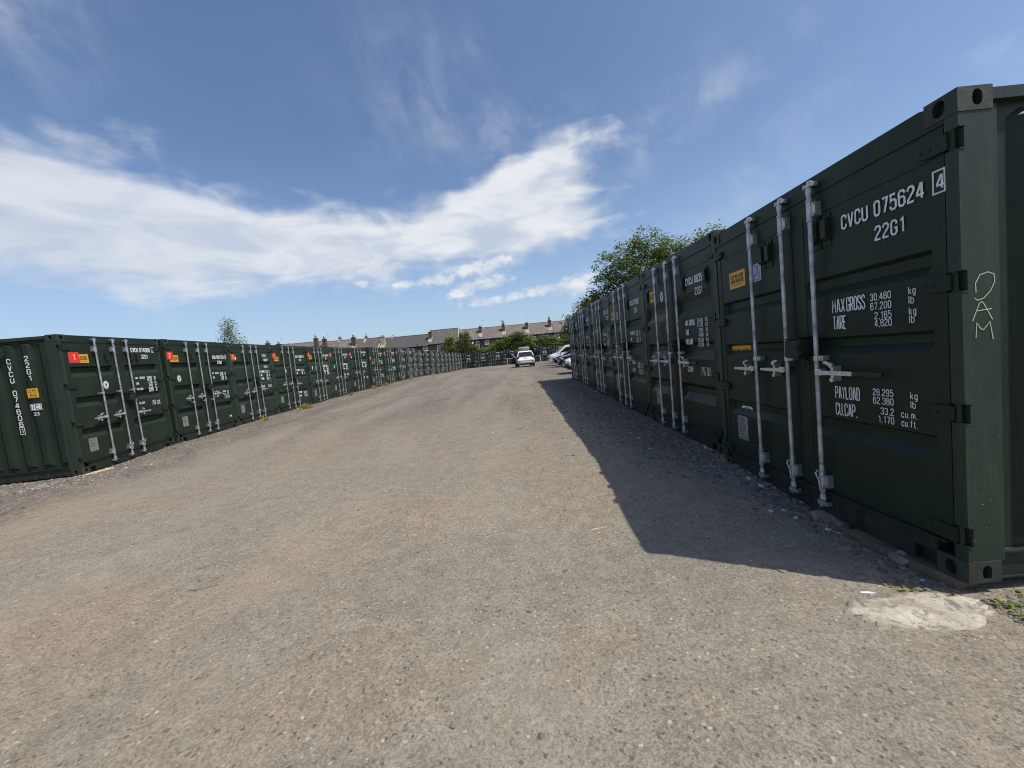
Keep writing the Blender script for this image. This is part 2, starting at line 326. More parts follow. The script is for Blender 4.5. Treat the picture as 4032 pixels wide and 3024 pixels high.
# ------------------------------------------------------------------ mesh builder
class MB:
    def __init__(s): s.v = []; s.f = []; s.mi = []; s.cur = 0
    def add(s, vs, fs):
        b = len(s.v); s.v += [tuple(p) for p in vs]; s.f += [tuple(b + i for i in f) for f in fs]; s.mi += [s.cur] * len(fs)
        return s
    def box(s, x0, x1, y0, y1, z0, z1, ch=0.0):
        if ch <= 0:
            return s.add([(x0, y0, z0), (x1, y0, z0), (x1, y1, z0), (x0, y1, z0), (x0, y0, z1), (x1, y0, z1), (x1, y1, z1), (x0, y1, z1)],
                         [(0, 3, 2, 1), (4, 5, 6, 7), (0, 1, 5, 4), (1, 2, 6, 5), (2, 3, 7, 6), (3, 0, 4, 7)])
        c = ch; V = []; F = []
        ring = lambda z, k: [(x0 + k, y0 + c, z), (x0 + c, y0 + k, z), (x1 - c, y0 + k, z), (x1 - k, y0 + c, z), (x1 - k, y1 - c, z), (x1 - c, y1 - k, z), (x0 + c, y1 - k, z), (x0 + k, y1 - c, z)]
        inner = lambda z: [(x0 + c, y0 + c, z)] * 2 + [(x1 - c, y0 + c, z)] * 2 + [(x1 - c, y1 - c, z)] * 2 + [(x0 + c, y1 - c, z)] * 2
        c45 = c * 0.5
        rs = [[(x0 + c, y0 + c, z0), (x0 + c, y0 + c45, z0), (x1 - c, y0 + c45, z0), (x1 - c, y0 + c, z0), (x1 - c, y1 - c, z0), (x1 - c, y1 - c45, z0), (x0 + c, y1 - c45, z0), (x0 + c, y1 - c, z0)],
              ring(z0 + c, 0), ring(z1 - c, 0),
              [(x0 + c, y0 + c, z1), (x0 + c, y0 + c45, z1), (x1 - c, y0 + c45, z1), (x1 - c, y0 + c, z1), (x1 - c, y1 - c, z1), (x1 - c, y1 - c45, z1), (x0 + c, y1 - c45, z1), (x0 + c, y1 - c, z1)]]
        for r in rs: V += r
        for k in range(3):
            for i in range(8):
                j = (i + 1) % 8; F.append((k * 8 + i, k * 8 + j, k * 8 + 8 + j, k * 8 + 8 + i))
        F.append(tuple(range(7, -1, -1))); F.append(tuple(range(24, 32)))
        return s.add(V, F)
    def tube(s, pts, rad, seg=10, cap=True):
        pts = [Vector(p) for p in pts]; n = len(pts)
        rads = rad if hasattr(rad, '__len__') else [rad] * n
        V = []; F = []; ref = Vector((0.31, 0.52, 0.79)).normalized()
        for i, p in enumerate(pts):
            d = (pts[min(i + 1, n - 1)] - pts[max(i - 1, 0)]).normalized()
            a = d.cross(ref)
            if a.length < 1e-3: a = d.cross(Vector((1, 0, 0)))
            a.normalize(); b = d.cross(a)
            for k in range(seg):
                t = 2 * math.pi * k / seg
                V.append(p + (a * math.cos(t) + b * math.sin(t)) * rads[i])
        for i in range(n - 1):
            for k in range(seg):
                j = (k + 1) % seg
                F.append((i * seg + k, i * seg + j, (i + 1) * seg + j, (i + 1) * seg + k))
        if cap: F.append(tuple(range(seg - 1, -1, -1))); F.append(tuple(range((n - 1) * seg, n * seg)))
        return s.add(V, F)
    def prism(s, poly, axis, a, b):
        """extrude 2-D polygon along axis ('x','y','z') from a to b"""
        mk = {'x': lambda p, t: (t, p[0], p[1]), 'y': lambda p, t: (p[0], t, p[1]), 'z': lambda p, t: (p[0], p[1], t)}[axis]
        n = len(poly); V = [mk(p, a) for p in poly] + [mk(p, b) for p in poly]
        F = [tuple(range(n - 1, -1, -1)), tuple(range(n, 2 * n))] + [(i, (i + 1) % n, n + (i + 1) % n, n + i) for i in range(n)]
        return s.add(V, F)
    def xform(s, M):
        s.v = [tuple(M @ Vector(p)) for p in s.v]; return s
    def mesh(s, name, mats, smooth=False):
        me = bpy.data.meshes.new(name); me.from_pydata(s.v, [], s.f)
        for k in (mats if isinstance(mats, (list, tuple)) else [mats]): me.materials.append(MATS[k])
        if any(s.mi): me.polygons.foreach_set('material_index', s.mi)
        if smooth: me.polygons.foreach_set('use_smooth', [True] * len(me.polygons))
        me.update(); return me
def fixn(me):
    import bmesh
    b = bmesh.new(); b.from_mesh(me); bmesh.ops.recalc_face_normals(b, faces=b.faces); b.to_mesh(me); b.free(); return me
def obj(name, me, parent=None, loc=(0, 0, 0), rot=(0, 0, 0), scl=None):
    o = bpy.data.objects.new(name, me); COL.objects.link(o); o.location = loc; o.rotation_euler = rot
    if scl: o.scale = scl
    if parent: o.parent = parent
    return o
def empty(name, loc=(0, 0, 0), rot=(0, 0, 0)):
    o = bpy.data.objects.new(name, None); COL.objects.link(o); o.location = loc; o.rotation_euler = rot; o.empty_display_size = 0.2; return o
def tag(o, label=None, cat=None, group=None, kind=None):
    if label: o['label'] = label
    if cat: o['category'] = cat
    if group: o['group'] = group
    if kind: o['kind'] = kind
    return o

# ------------------------------------------------------------------ stroke lettering (condensed grotesque)
_c = .28
G = {
 '0': [('c', [(_c,0),(1-_c,0),(1,_c),(1,2-_c),(1-_c,2),(_c,2),(0,2-_c),(0,_c)])],
 '1': [('o', [(.15,1.62),(.6,2),(.6,0)])],
 '2': [('o', [(0,1.5),(0,1.75),(.25,2),(.75,2),(1,1.75),(1,1.35),(0,.3),(0,0),(1.02,0)])],
 '3': [('o', [(0,1.55),(0,1.75),(.25,2),(.75,2),(1,1.75),(1,1.3),(.78,1.05),(.35,1.05)]), ('o', [(.78,1.05),(1,.8),(1,.25),(.75,0),(.25,0),(0,.25),(0,.45)])],
 '4': [('o', [(.75,0),(.75,2)]), ('o', [(.66,2),(0,.72),(0,.5),(1.12,.5)])],
 '5': [('o', [(.95,2),(.08,2),(.05,1.12),(.28,1.28),(.75,1.28),(1,1.03),(1,.25),(.75,0),(.25,0),(0,.25),(0,.45)])],
 '6': [('c', [(0,.25),(.25,0),(.75,0),(1,.25),(1,.93),(.75,1.18),(.25,1.18),(0,.93)]), ('o', [(0,.9),(0,1.75),(.25,2),(.75,2),(1,1.75),(1,1.55)])],
 '7': [('o', [(0,2),(1,2),(.4,0)])],
 '8': [('c', [(0,.25),(.25,0),(.75,0),(1,.25),(1,.82),(.75,1.05),(.25,1.05),(0,.82)]), ('c', [(.25,1.05),(.75,1.05),(.96,1.28),(.96,1.78),(.75,2),(.25,2),(.04,1.78),(.04,1.28)])],
 'A': [('o', [(0,0),(.42,2),(.58,2),(1,0)]), ('o', [(.2,.55),(.8,.55)])],
 'B': [('o', [(0,0),(0,2),(.7,2),(.95,1.8),(.95,1.3),(.72,1.05),(.12,1.05)]), ('o', [(.72,1.05),(1,.8),(1,.25),(.75,0),(.1,0)])],
 'C': [('o', [(1,1.42),(1,1.75),(.75,2),(.25,2),(0,1.75),(0,.25),(.25,0),(.75,0),(1,.25),(1,.58)])],
 'D': [('c', [(0,0),(.7,0),(1,.3),(1,1.7),(.7,2),(0,2)])],
 'E': [('o', [(.95,2),(0,2),(0,0),(.95,0)]), ('o', [(.1,1.05),(.8,1.05)])],
 'F': [('o', [(.95,2),(0,2),(0,0)]), ('o', [(.1,1.05),(.8,1.05)])],
 'H': [('o', [(0,0),(0,2)]), ('o', [(1,0),(1,2)]), ('o', [(.1,1.05),(.9,1.05)])],
 'G': [('o', [(1,1.42),(1,1.75),(.75,2),(.25,2),(0,1.75),(0,.25),(.25,0),(.75,0),(1,.25),(1,.92),(.55,.92)])],
 'I': [('o', [(.2,0),(.2,2)])],
 'J': [('o', [(.8,2),(.8,.25),(.6,0),(.2,0),(0,.25),(0,.5)])],
 'K': [('o', [(0,0),(0,2)]), ('o', [(.95,2),(.12,.85)]), ('o', [(.38,1.2),(1,0)])],
 'L': [('o', [(0,2),(0,0),(.95,0)])],
 'M': [('o', [(0,0),(0,2),(.5,.75),(1,2),(1,0)])],
 'N': [('o', [(0,0),(0,2),(1,0),(1,2)])],
 'O': [('c', [(_c,0),(1-_c,0),(1,_c),(1,2-_c),(1-_c,2),(_c,2),(0,2-_c),(0,_c)])],
 'P': [('o', [(0,0),(0,2),(.75,2),(1,1.75),(1,1.15),(.75,.9),(.1,.9)])],
 'R': [('o', [(0,0),(0,2),(.75,2),(1,1.75),(1,1.2),(.75,.95),(.1,.95)]), ('o', [(.5,.9),(1,0)])],
 'S': [('o', [(1,1.5),(1,1.75),(.75,2),(.25,2),(0,1.75),(0,1.3),(1,.75),(1,.25),(.75,0),(.25,0),(0,.25),(0,.5)])],
 'T': [('o', [(0,2),(1,2)]), ('o', [(.5,0),(.5,1.9)])],
 'U': [('o', [(0,2),(0,.25),(.25,0),(.75,0),(1,.25),(1,2)])],
 'V': [('o', [(0,2),(.44,0),(.56,0),(1,2)])],
 'X': [('o', [(0,0),(1,2)]), ('o', [(0,2),(1,0)])],
 'Y': [('o', [(0,2),(.5,.95),(1,2)]), ('o', [(.5,.95),(.5,0)])],
 'k': [('o', [(0,0),(0,2)]), ('o', [(.8,1.35),(.12,.6)]), ('o', [(.35,.8),(.85,0)])],
 'g': [('c', [(0,.25),(.22,0),(.8,0),(.8,1.35),(.22,1.35),(0,1.1)]), ('o', [(.8,.1),(.8,-.35),(.6,-.55),(.1,-.55)])],
 'l': [('o', [(0,0),(0,2)])],
 'b': [('o', [(0,2),(0,0)]), ('o', [(.1,1.35),(.6,1.35),(.85,1.1),(.85,.25),(.6,0),(.1,0)])],
 'c': [('o', [(.8,1.0),(.6,1.35),(.2,1.35),(0,1.1),(0,.25),(.2,0),(.6,0),(.8,.32)])],
 'u': [('o', [(0,1.35),(0,.25),(.2,0),(.7,0)]), ('o', [(.8,1.35),(.8,0)])],
 'm': [('o', [(0,0),(0,1.35)]), ('o', [(.1,1.35),(.6,1.35),(.6,0)]), ('o', [(.7,1.35),(1.0,1.35),(1.2,1.15),(1.2,0)])],
 'f': [('o', [(.25,0),(.25,1.8),(.42,2),(.7,2)]), ('o', [(0,1.35),(.65,1.35)])],
 't': [('o', [(.25,1.85),(.25,.2),(.42,0),(.7,0)]), ('o', [(0,1.35),(.65,1.35)])],
 '.': [('o', [(.1,-.1),(.1,.12)])], ',': [('o', [(.14,.12),(.08,-.25)])],
}
G['9'] = [(k, [(1 - px, 2 - py) for px, py in p]) for k, p in G['6']]
ADV = {'1': .8, 'I': .4, 'l': .0, '.': .2, ',': .2, 'f': .65, 't': .65, 'c': .8, 'u': .8, 'm': 1.2, 'k': .85, 'g': .8, 'b': .85, ' ': .55}
def ribbon(mb, pts, closed, t, y, tf):
    n = len(pts); P = [Vector((p[0], p[1])) for p in pts]; Lf = []; Rt = []
    for i in range(n):
        d0 = (P[i] - P[i - 1]).normalized() if (closed or i > 0) else None
        d1 = (P[(i + 1) % n] - P[i]).normalized() if (closed or i < n - 1) else None
        a = d0 or d1; b = d1 or d0
        nm = Vector((-(a.y + b.y), a.x + b.x))
        if nm.length < 1e-4: nm = Vector((-a.y, a.x))
        nm.normalize(); k = 1.0 / max(0.55, nm.dot(Vector((-a.y, a.x))))
        Lf.append(P[i] + nm * t * 0.5 * k); Rt.append(P[i] - nm * t * 0.5 * k)
    V = [tf(p.x, p.y, y) for p in Lf] + [tf(p.x, p.y, y) for p in Rt]
    m = n if closed else n - 1
    mb.add(V, [(i, (i + 1) % n, n + (i + 1) % n, n + i) for i in range(m)])
def letters(mb, text, x0, z0, h, width=None, y=-0.003, th=0.28, cw=0.42, tf=None, right=False, vertical=False):
    """text whose cap height is h; width squeezes it to a total width; tf maps (x,z,y)->3-D"""
    tf = tf or (lambda px, pz, py: (px, py, pz))
    us = h / (2.0 + th)
    adv = [ADV.get(ch, 1.0) + th + 0.30 for ch in text]
    tot = sum(adv) - 0.30
    sx = (width / tot) if width else us * cw * 2
    if right: x0 = x0 - tot * sx
    cx = 0.0; lift = 0
    for ch, a in zip(text, adv):
        if vertical:
            ox, oz = x0, z0
        if ch != ' ':
            for k, (kind, pts) in enumerate(G[ch]):
                kx = sx / us
                pp = [((p[0]) * kx, p[1]) for p in pts]
                if vertical: f2 = lambda px, pz, py: tf(x0 + (px + th / 2) * us, z0 + (pz + th / 2) * us, py)
                else: f2 = lambda px, pz, py, cx=cx: tf(x0 + (cx + th / 2) * sx + px * us, z0 + (pz + th / 2) * us, py)
                ribbon(mb, pp, kind == 'c', th, y - 0.0005 * k, f2)
        if vertical: z0 -= h * 1.22
        cx += a
def frame_ribbon(mb, x0, x1, z0, z1, t, y, tf=None):
    tf = tf or (lambda px, pz, py: (px, py, pz))
    ribbon(mb, [(x0, z0), (x1, z0), (x1, z1), (x0, z1)], True, t, y, tf)
def disc(mb, cx, cz, rx, rz, y, seg=20, inner=0.0):
    V = [(cx + rx * math.cos(2 * math.pi * k / seg), y, cz + rz * math.sin(2 * math.pi * k / seg)) for k in range(seg)]
    if inner:
        V += [(cx + rx * inner * math.cos(2 * math.pi * k / seg), y, cz + rz * inner * math.sin(2 * math.pi * k / seg)) for k in range(seg)]
        mb.add(V, [(k, (k + 1) % seg, seg + (k + 1) % seg, seg + k) for k in range(seg)])
    else: mb.add(V, [tuple(range(seg))])

# ------------------------------------------------------------------ ground
def interp(tbl, t):
    if t <= tbl[0][0]: return tbl[0][1]
    for (a, b), (c, d) in zip(tbl, tbl[1:]):
        if t <= c:
            k = (t - a) / (c - a); k = k * k * (3 - 2 * k); return b + (d - b) * k
    return tbl[-1][1]
LPROF = [(0, -0.03), (7.2, -0.03), (9.8, 0.06), (15, 0.12), (20, 0.20), (25, 0.29), (31, 0.40), (35, 0.44), (38, 0.38), (45, 0.30), (53, 0.22), (66, 0.20), (76, 0.25), (98, 1.5), (400, 2.0)]
RPROF = [(0, -0.10), (2, -0.118), (3.0, -0.112), (4.2, -0.03), (4.9, 0.025), (7, 0.075), (9.3, 0.12), (11.8, 0.17), (14.3, 0.205), (17, 0.22), (40, 0.23), (66, 0.19), (76, 0.25), (98, 1.5), (400, 2.0)]
def gz(x, y, fine=True):
    t = min(1.0, max(0.0, (x + 8.4) / 10.6)); t = t * t * (3 - 2 * t)
    z = interp(LPROF, y) * (1 - t) + interp(RPROF, y) * t
    if fine and -16 < x < 12 and y < 75:
        z += 0.022 * mnoise.noise(Vector((x * 0.6, y * 0.6, 0))) + 0.010 * mnoise.noise(Vector((x * 2.1, y * 2.1, 4))) + 0.005 * mnoise.noise(Vector((x * 6, y * 6, 9)))
    return z
def axis(parts):
    out = []
    for a, b, st in parts:
        n = max(1, int(round((b - a) / st))); out += [a + (b - a) * i / n for i in range(n)]
    out.append(parts[-1][1]); return out
xs = axis([(-700, -100, 100), (-100, -16, 6), (-16, -11, 0.5), (-11, 5, 0.085), (5, 12, 0.3), (12, 100, 6), (100, 700, 100)])
ys = axis([(-300, -20, 40), (-20, 0, 2), (0, 11, 0.075), (11, 26, 0.15), (26, 76, 0.4), (76, 110, 2), (110, 300, 20), (300, 1500, 150)])
V = [(x, y, gz(x, y)) for y in ys for x in xs]; nx = len(xs)
F = [(j * nx + i, j * nx + i + 1, (j + 1) * nx + i + 1, (j + 1) * nx + i) for j in range(len(ys) - 1) for i in range(nx - 1)]
gm = MB(); gm.v = V; gm.f = F; gm.mi = [0] * len(F)
tag(obj('ground', gm.mesh('ground', 'yard_surface', smooth=True)), 'dusty worn tarmac and gravel of the storage yard', kind='structure')

# ------------------------------------------------------------------ shipping containers
CW, CH, CL = 2.438, 2.591, 6.058
CACHE = {}
def cached(key, fn):
    if key not in CACHE: CACHE[key] = fn()
    return CACHE[key]
def face_hole(mb, rect, c, rx, rz, to3, inn, depth):
    x0, x1, z0, z1 = rect
    angs = sorted([2 * math.pi * k / 16 for k in range(16)] + [math.atan2(zz - c[1], xx - c[0]) % (2 * math.pi) for xx in (x0, x1) for zz in (z0, z1)])
    ov = []; re = []
    for a in angs:
        ca, sa = math.cos(a), math.sin(a)
        ov.append((c[0] + rx * ca, c[1] + (rz * (1 if sa >= 0 else -1) * abs(sa) ** 0.75)))
        tx = ((x1 - c[0]) / ca if ca > 0 else (x0 - c[0]) / ca) if abs(ca) > 1e-6 else 9e9
        tz = ((z1 - c[1]) / sa if sa > 0 else (z0 - c[1]) / sa) if abs(sa) > 1e-6 else 9e9
        t = min(tx, tz); re.append((c[0] + t * ca, c[1] + t * sa))
    n = len(angs)
    V = [to3(p, 0) for p in re] + [to3(p, 0) for p in ov] + [to3(p, depth) for p in ov]
    F = []
    for i in range(n):
        j = (i + 1) % n; F += [(i, j, n + j, n + i), (n + i, n + j, 2 * n + j, 2 * n + i)]
    mb.add(V, F); mb.cur = 1; mb.add([to3(p, depth) for p in ov], [tuple(range(n))]); mb.cur = 0  # black cap shuts the shallow hole, its inner shade put into the colour
def casting_mesh():
    mb = MB(); a, b, h = .162, .178, .118
    face_hole(mb, (0, a, 0, h), (.089, .056), .030, .042, lambda p, d: (p[0], d, p[1]), None, .035)
    face_hole(mb, (0, b, 0, h), (.100, .056), .026, .040, lambda p, d: (d, p[0], p[1]), None, .035)
    mb.add([(0, 0, h), (a, 0, h), (a, b, h), (0, b, h)], [(0, 1, 2, 3)]); mb.add([(0, 0, 0), (a, 0, 0), (a, b, 0), (0, b, 0)], [(3, 2, 1, 0)])
    mb.add([(a, 0, 0), (a, b, 0), (a, b, h), (a, 0, h)], [(0, 1, 2, 3)]); mb.add([(0, b, 0), (a, b, 0), (a, b, h), (0, b, h)], [(3, 2, 1, 0)])
    return mb.mesh('corner_casting', ['casting_paint', 'rubber_and_hole_shade'])
HINGE_Z = (2.35, 1.63, 0.93, 0.255)
def front_post_mesh():
    mb = MB(); mb.box(0.004, .068, .034, .200, .118, 2.473); z = .118
    for hz in sorted(HINGE_Z): mb.box(.004, .068, .004, .034, z, hz - .052); z = hz + .052
    mb.box(.004, .068, .004, .034, z, 2.473)
    for hz in HINGE_Z:
        mb.box(.0005, .010, .008, .036, hz - .060, hz - .052); mb.box(.0005, .010, .008, .036, hz + .052, hz + .060)
    mb.box(.030, .066, .200, .232, .162, 2.518)
    return mb.mesh('corner_post', 'post_paint')
def side_mesh(c=.25):
    c0 = c; mb = MB(); y = .233; pts = []; o, i_ = .010, .046
    y = .214; seq = [(0, i_), (.0, i_)]
    pts = [(.205, i_)]
    while c < CL - .25:
        pts += [(c - .036 - .068, i_) if False else (c - .104, i_), (c - .036, o), (c + .036, o), (c + .104, i_)]
        c += .28
    pts = [p for p in pts if p[0] > .21 and p[0] < CL - .205]
    pts = [(.205, pts[0][1])] + pts + [(CL - .205, i_)]
    n = len(pts); zs = [(.155, 0), (.215, 0), (.26, 1), (2.44, 1), (2.485, 0), (2.53, 0)]
    V = []
    for z, k in zs:
        for (py, px) in pts: V.append((i_ if not k else px, py, z))
    mb.add(V, [(r * n + q, r * n + q + 1, (r + 1) * n + q + 1, (r + 1) * n + q) for r in range(len(zs) - 1) for q in range(n - 1)])
    return mb.mesh('side_panel', 'container_paint')
def roof_mesh():
    mb = MB(); n = 42; V = []
    for k in range(n + 1):
        y = .10 + (CL - .2) * k / n; z = 2.562 + (0.010 if k % 2 else -.006)
        V += [(.05, y, 2.558), (.12, y, z), (CW - .12, y, z), (CW - .05, y, 2.558)]
    mb.add(V, [(4 * k + q, 4 * k + q + 1, 4 * k + 5 + q, 4 * k + 4 + q) for k in range(n) for q in range(3)])
    return mb.mesh('roof', 'container_paint')
def door_mesh(side, gro):
    x0, x1, g0, g1 = (.078, 1.210, .155, 1.075) if side == 'l' else (1.228, 2.360, 1.365, 2.285)
    z0, z1 = .208, 2.428; yf, yp = .010, .0145
    X = [x0, g0 - .012, g0 - .010, g0, g0 + .028, g1 - .028, g1, g1 + .010, g1 + .012, x1]
    Z = [(z0, 'f'), (.352, 'f'), (.356, 'p')]
    for (a, b, up, lo, dp) in sorted(gro): Z += [(a, 'p'), (a + lo, dp), (b - up, dp), (b, 'p')]
    Z += [(2.297, 'p'), (2.301, 'f'), (z1, 'f')]
    nxx = len(X); V = []
    for z, k in Z:
        for i, x in enumerate(X):
            if i in (0, 1, nxx - 2, nxx - 1) or k == 'f': y = yf
            elif k == 'p' or i in (2, 3, 6, 7): y = yp
            else: y = yp + k
            V.append((x, y, z))
    mb = MB(); F = [(r * nxx + q, r * nxx + q + 1, (r + 1) * nxx + q + 1, (r + 1) * nxx + q) for r in range(len(Z) - 1) for q in range(nxx - 1)]
    mb.add(V, F); yb = .092
    mb.add([(x0, yf, z0), (x1, yf, z0), (x1, yf, z1), (x0, yf, z1), (x0, yb, z0), (x1, yb, z0), (x1, yb, z1), (x0, yb, z1)], [(0, 4, 5, 1), (1, 5, 6, 2), (2, 6, 7, 3), (3, 7, 4, 0), (4, 7, 6, 5)])
    return mb.mesh('door', 'container_paint')
def hinge_mesh():
    mb = MB(); mb.prism([(.046, -.040), (.150, -.040), (.205, -.026), (.205, .026), (.150, .040), (.046, .040)], 'y', -.012, .0095)
    mb.tube([(.040, .012, -.052), (.040, .012, .052)], .013, 10)
    for x in (.13, .175): mb.tube([(x, -.016, 0), (x, -.011, 0)], .009, 8)
    return mb.mesh('hinge', 'container_paint')
def bar_mesh(top, bot):
    mb = MB(); mb.tube([(0, -.034, bot), (0, -.034, top)], .0165, 12)
    return mb.mesh('locking_bar', 'galvanised', smooth=False)
def bracket_mesh(kind, s):
    mb = MB()
    if kind == 'end':
        mb.tube([(0, -.034, -.070), (0, -.034, .070)], .0212, 12)
        for z in (-.072, .072): mb.tube([(0, -.034, z - .007), (0, -.034, z + .007)], .0245, 12)
        mb.box(min(.015 * s, .055 * s), max(.015 * s, .055 * s), -.036, -.032, -.050, .050); mb.box(min(.049 * s, .055 * s), max(.049 * s, .055 * s), -.032, .009, -.050, .050)
        for z in (-.04, .04): mb.tube([(.043 * s, -.046, z), (.043 * s, -.039, z)], .009, 6)
    elif kind == 'mid':
        mb.tube([(0, -.034, -.019), (0, -.034, .019)], .0225, 12); mb.box(min(.012 * s, .070 * s), max(.012 * s, .070 * s), -.040, -.034, -.018, .018)
        mb.box(min(.058 * s, .070 * s), max(.058 * s, .070 * s), -.034, .009, -.018, .018); mb.tube([(.048 * s, -.046, 0), (.048 * s, -.039, 0)], .009, 6)
    elif kind == 'cam':
        mb.tube([(0, -.034, -.045), (0, -.034, -.01), (0, -.034, .02)], [.019, .024, .017], 10)
        mb.box(-.032, .032, -.052, -.012, .018, .034); mb.box(-.044, -.028, -.046, .003, .012, .042); mb.box(.028, .044, -.046, .003, .012, .042)
        mb.prism([(-.012, .034), (.016, .034), (.03, .055), (.0, .06)], 'y', -.046, -.020)
    return mb.mesh('bar_' + kind, 'galvanised')
def handle_mesh(s, ln, grip):
    mb = MB(); X = lambda a, b: (min(a * s, b * s), max(a * s, b * s))
    mb.box(*X(.012, .070), -.066, -.018, -.024, .024, .004); mb.box(*X(.06, ln * .62), -.060, -.050, -.017, .013)
    mb.add([(ln * .62 * s, -.060, -.017), (ln * s, -.068, -.010), (ln * s, -.068, .010), (ln * .62 * s, -.060, .013), (ln * .62 * s, -.050, -.017), (ln * s, -.056, -.010), (ln * s, -.056, .010), (ln * .62 * s, -.050, .013)],
           [(0, 1, 2, 3), (7, 6, 5, 4), (0, 4, 5, 1), (3, 2, 6, 7), (1, 5, 6, 2)])
    mb.tube([(.041 * s, -.070, 0), (.041 * s, -.062, 0)], .008, 8)
    cx = .155 * s      # catch and keeper
    mb.box(cx - .012, cx + .012, -.048, .010, -.062, .045); mb.tube([(cx, -.056, -.052), (cx, -.044, -.052)], .017, 10); mb.tube([(cx, -.060, .055), (cx, -.046, .055)], .019, 10)
    mb.prism([(cx - .010, .050), (cx + .014, .040), (cx + .014, .066), (cx - .03 * s - .004, .085), (cx - .062 * s - .004, .082), (cx - .062 * s, .070)], 'y', -.062, -.053)
    if grip:
        mb.cur = 1; mb.box(*X(ln - .20, ln + .012), -.074, -.048, -.016, .015, .004); mb.cur = 0
    return mb.mesh('door_handle', ['handle_metal', 'black_grip'])
def lockbox_mesh():
    mb = MB(); mb.box(1.175, 1.325, -.098, .009, 1.245, 1.385, .006); mb.box(1.165, 1.175, -.06, .009, 1.24, 1.40); mb.prism([(1.165, 1.388), (1.345, 1.396), (1.345, 1.404), (1.165, 1.400)], 'y', -.105, .009)
    mb.box(1.30, 1.345, -.09, .009, 1.27, 1.388); mb.tube([(1.325, -.104, 1.335), (1.325, -.104, 1.30), (1.34, -.104, 1.292), (1.352, -.104, 1.305)], .006, 6)
    ring = [(1.30 + .030 * math.cos(t), -.014, 1.175 + .038 * math.sin(t)) for t in [2 * math.pi * k / 14 for k in range(15)]]
    mb.tube(ring, .007, 6); mb.box(1.255, 1.29, -.010, .009, 1.218, 1.230)
    return mb.mesh('lock_box', 'container_paint')
def vent_mesh():
    mb = MB(); mb.prism([(-.008, -.09), (-.045, -.055), (-.045, .075), (-.008, .09)], 'x', -.024, .024)
    mb.v = [(x, y + .022, z) for x, y, z in mb.v]
    mb.box(-.034, .034, .006, .0148, -.118, .118); mb.tube([(-.0, .002, -.104), (0, .007, -.104)], .007, 6); mb.tube([(0, .002, .104), (0, .007, .104)], .007, 6)
    return mb.mesh('vent', 'container_paint')
def header_mesh():
    mb = MB(); mb.box(.162, CW - .162, .010, .10, 2.456, 2.575); mb.box(.07, CW - .07, .004, .016, 2.452, 2.4725)
    mb.prism([(.162, 2.5755), (CW - .162, 2.5755), (CW - .20, 2.586), (.20, 2.586)], 'y', .012, .10)
    return mb.mesh('door_header', 'container_paint')
def sill_mesh():
    mb = MB(); mb.box(.162, CW - .162, .006, .10, .098, .186); mb.box(.305, CW - .305, .008, .10, .006, .098)
    mb.box(.162, CW - .162, .05, .10, .004, .097); mb.box(.10, CW - .10, -.012, .07, .1865, .198)
    mb.box(.295, .305, .004, .03, .006, .112); mb.box(CW - .305, CW - .295, .004, .03, .006, .112)
    return mb.mesh('door_sill', 'sill_paint')
def gasket_mesh():
    mb = MB(); mb.box(1.208, 1.230, .006, .05, .205, 2.43); mb.box(.078, 2.36, .013, .05, 2.4285, 2.4515); mb.box(.0685, .0775, .02, .06, .2, 2.43); mb.box(2.3605, 2.3695, .02, .06, .2, 2.43)
    mb.box(.078, 2.36, .014, .05, .199, .2075)
    return mb.mesh('door_gasket', 'rubber_and_hole_shade')
def rail_meshes():
    t = MB(); t.box(.004, .064, .178, CL - .178, 2.520, 2.576)
    b = MB(); b.box(.030, .064, .178, CL - .178, .012, .150); b.box(.008, .075, .2005, CL - .2005, .1505, .160); b.box(.020, .075, .178, CL - .178, .004, .0118)
    return t.mesh('top_rail', 'post_paint'), b.mesh('bottom_rail', 'sill_paint')

GROOVE_A = ((1.800, 2.000, .026, .078, .062), (1.230, 1.425, .026, .078, .062), (.635, .825, .026, .078, .062))
GROOVE_R1 = ((1.690, 1.830, .020, .055, .044), (1.260, 1.385, .020, .055, .044), (.640, .785, .020, .065, .044))
GROOVE_B = ((1.700, 2.000, .110, .110, .045), (1.130, 1.360, .045, .110, .045), (.560, .800, .050, .110, .045))

def lettering_mesh(lines, name='lettering'):
    mb = MB()
    for kind, a in lines:
        if kind == 't': letters(mb, *a[0], **a[1])
        elif kind == 'f': frame_ribbon(mb, *a)
    return mb.mesh(name, 'white_print')
def tx(s, x, z, h, **kw): kw.setdefault('y', .0080); return ('t', ((s, x, z, h), kw))
def fr(x0, x1, z0, z1, t=.009): return ('f', (x0, x1, z0, z1, t, .0070))
def number_block(num, chk, code, z=2.118, x=1.69, h=.098, gx=None, two=None, th=.30):
    L_ = []
    xr = 2.338
    if two:      # number on two lines
        return [tx('CVCU', x + .15, z, h * .95, width=.24, th=th), tx(two.split()[0], x + .18, z - .16, h * .95, width=.25, th=th), tx(two.split()[1], x + .47, z - .16, h * .95, width=.05, th=th), tx(code, x + .17, z - .40, h * .95, width=.24, th=th)]
    wl = .203
    L_ = [tx('CVCU', x, z, h, width=wl, th=th), tx(num, x + .245, z, h, width=.303, th=th)]
    if chk: L_ += [tx(chk, x + .245 + .303 + .062, z + .012, h * .84, width=.040, th=th), fr(x + .595, x + .652, z - .003, z + .113)]
    L_ += [tx(code, x + .245 if gx is None else gx, z - .148, h * .94, width=.192, th=th)]
    return L_
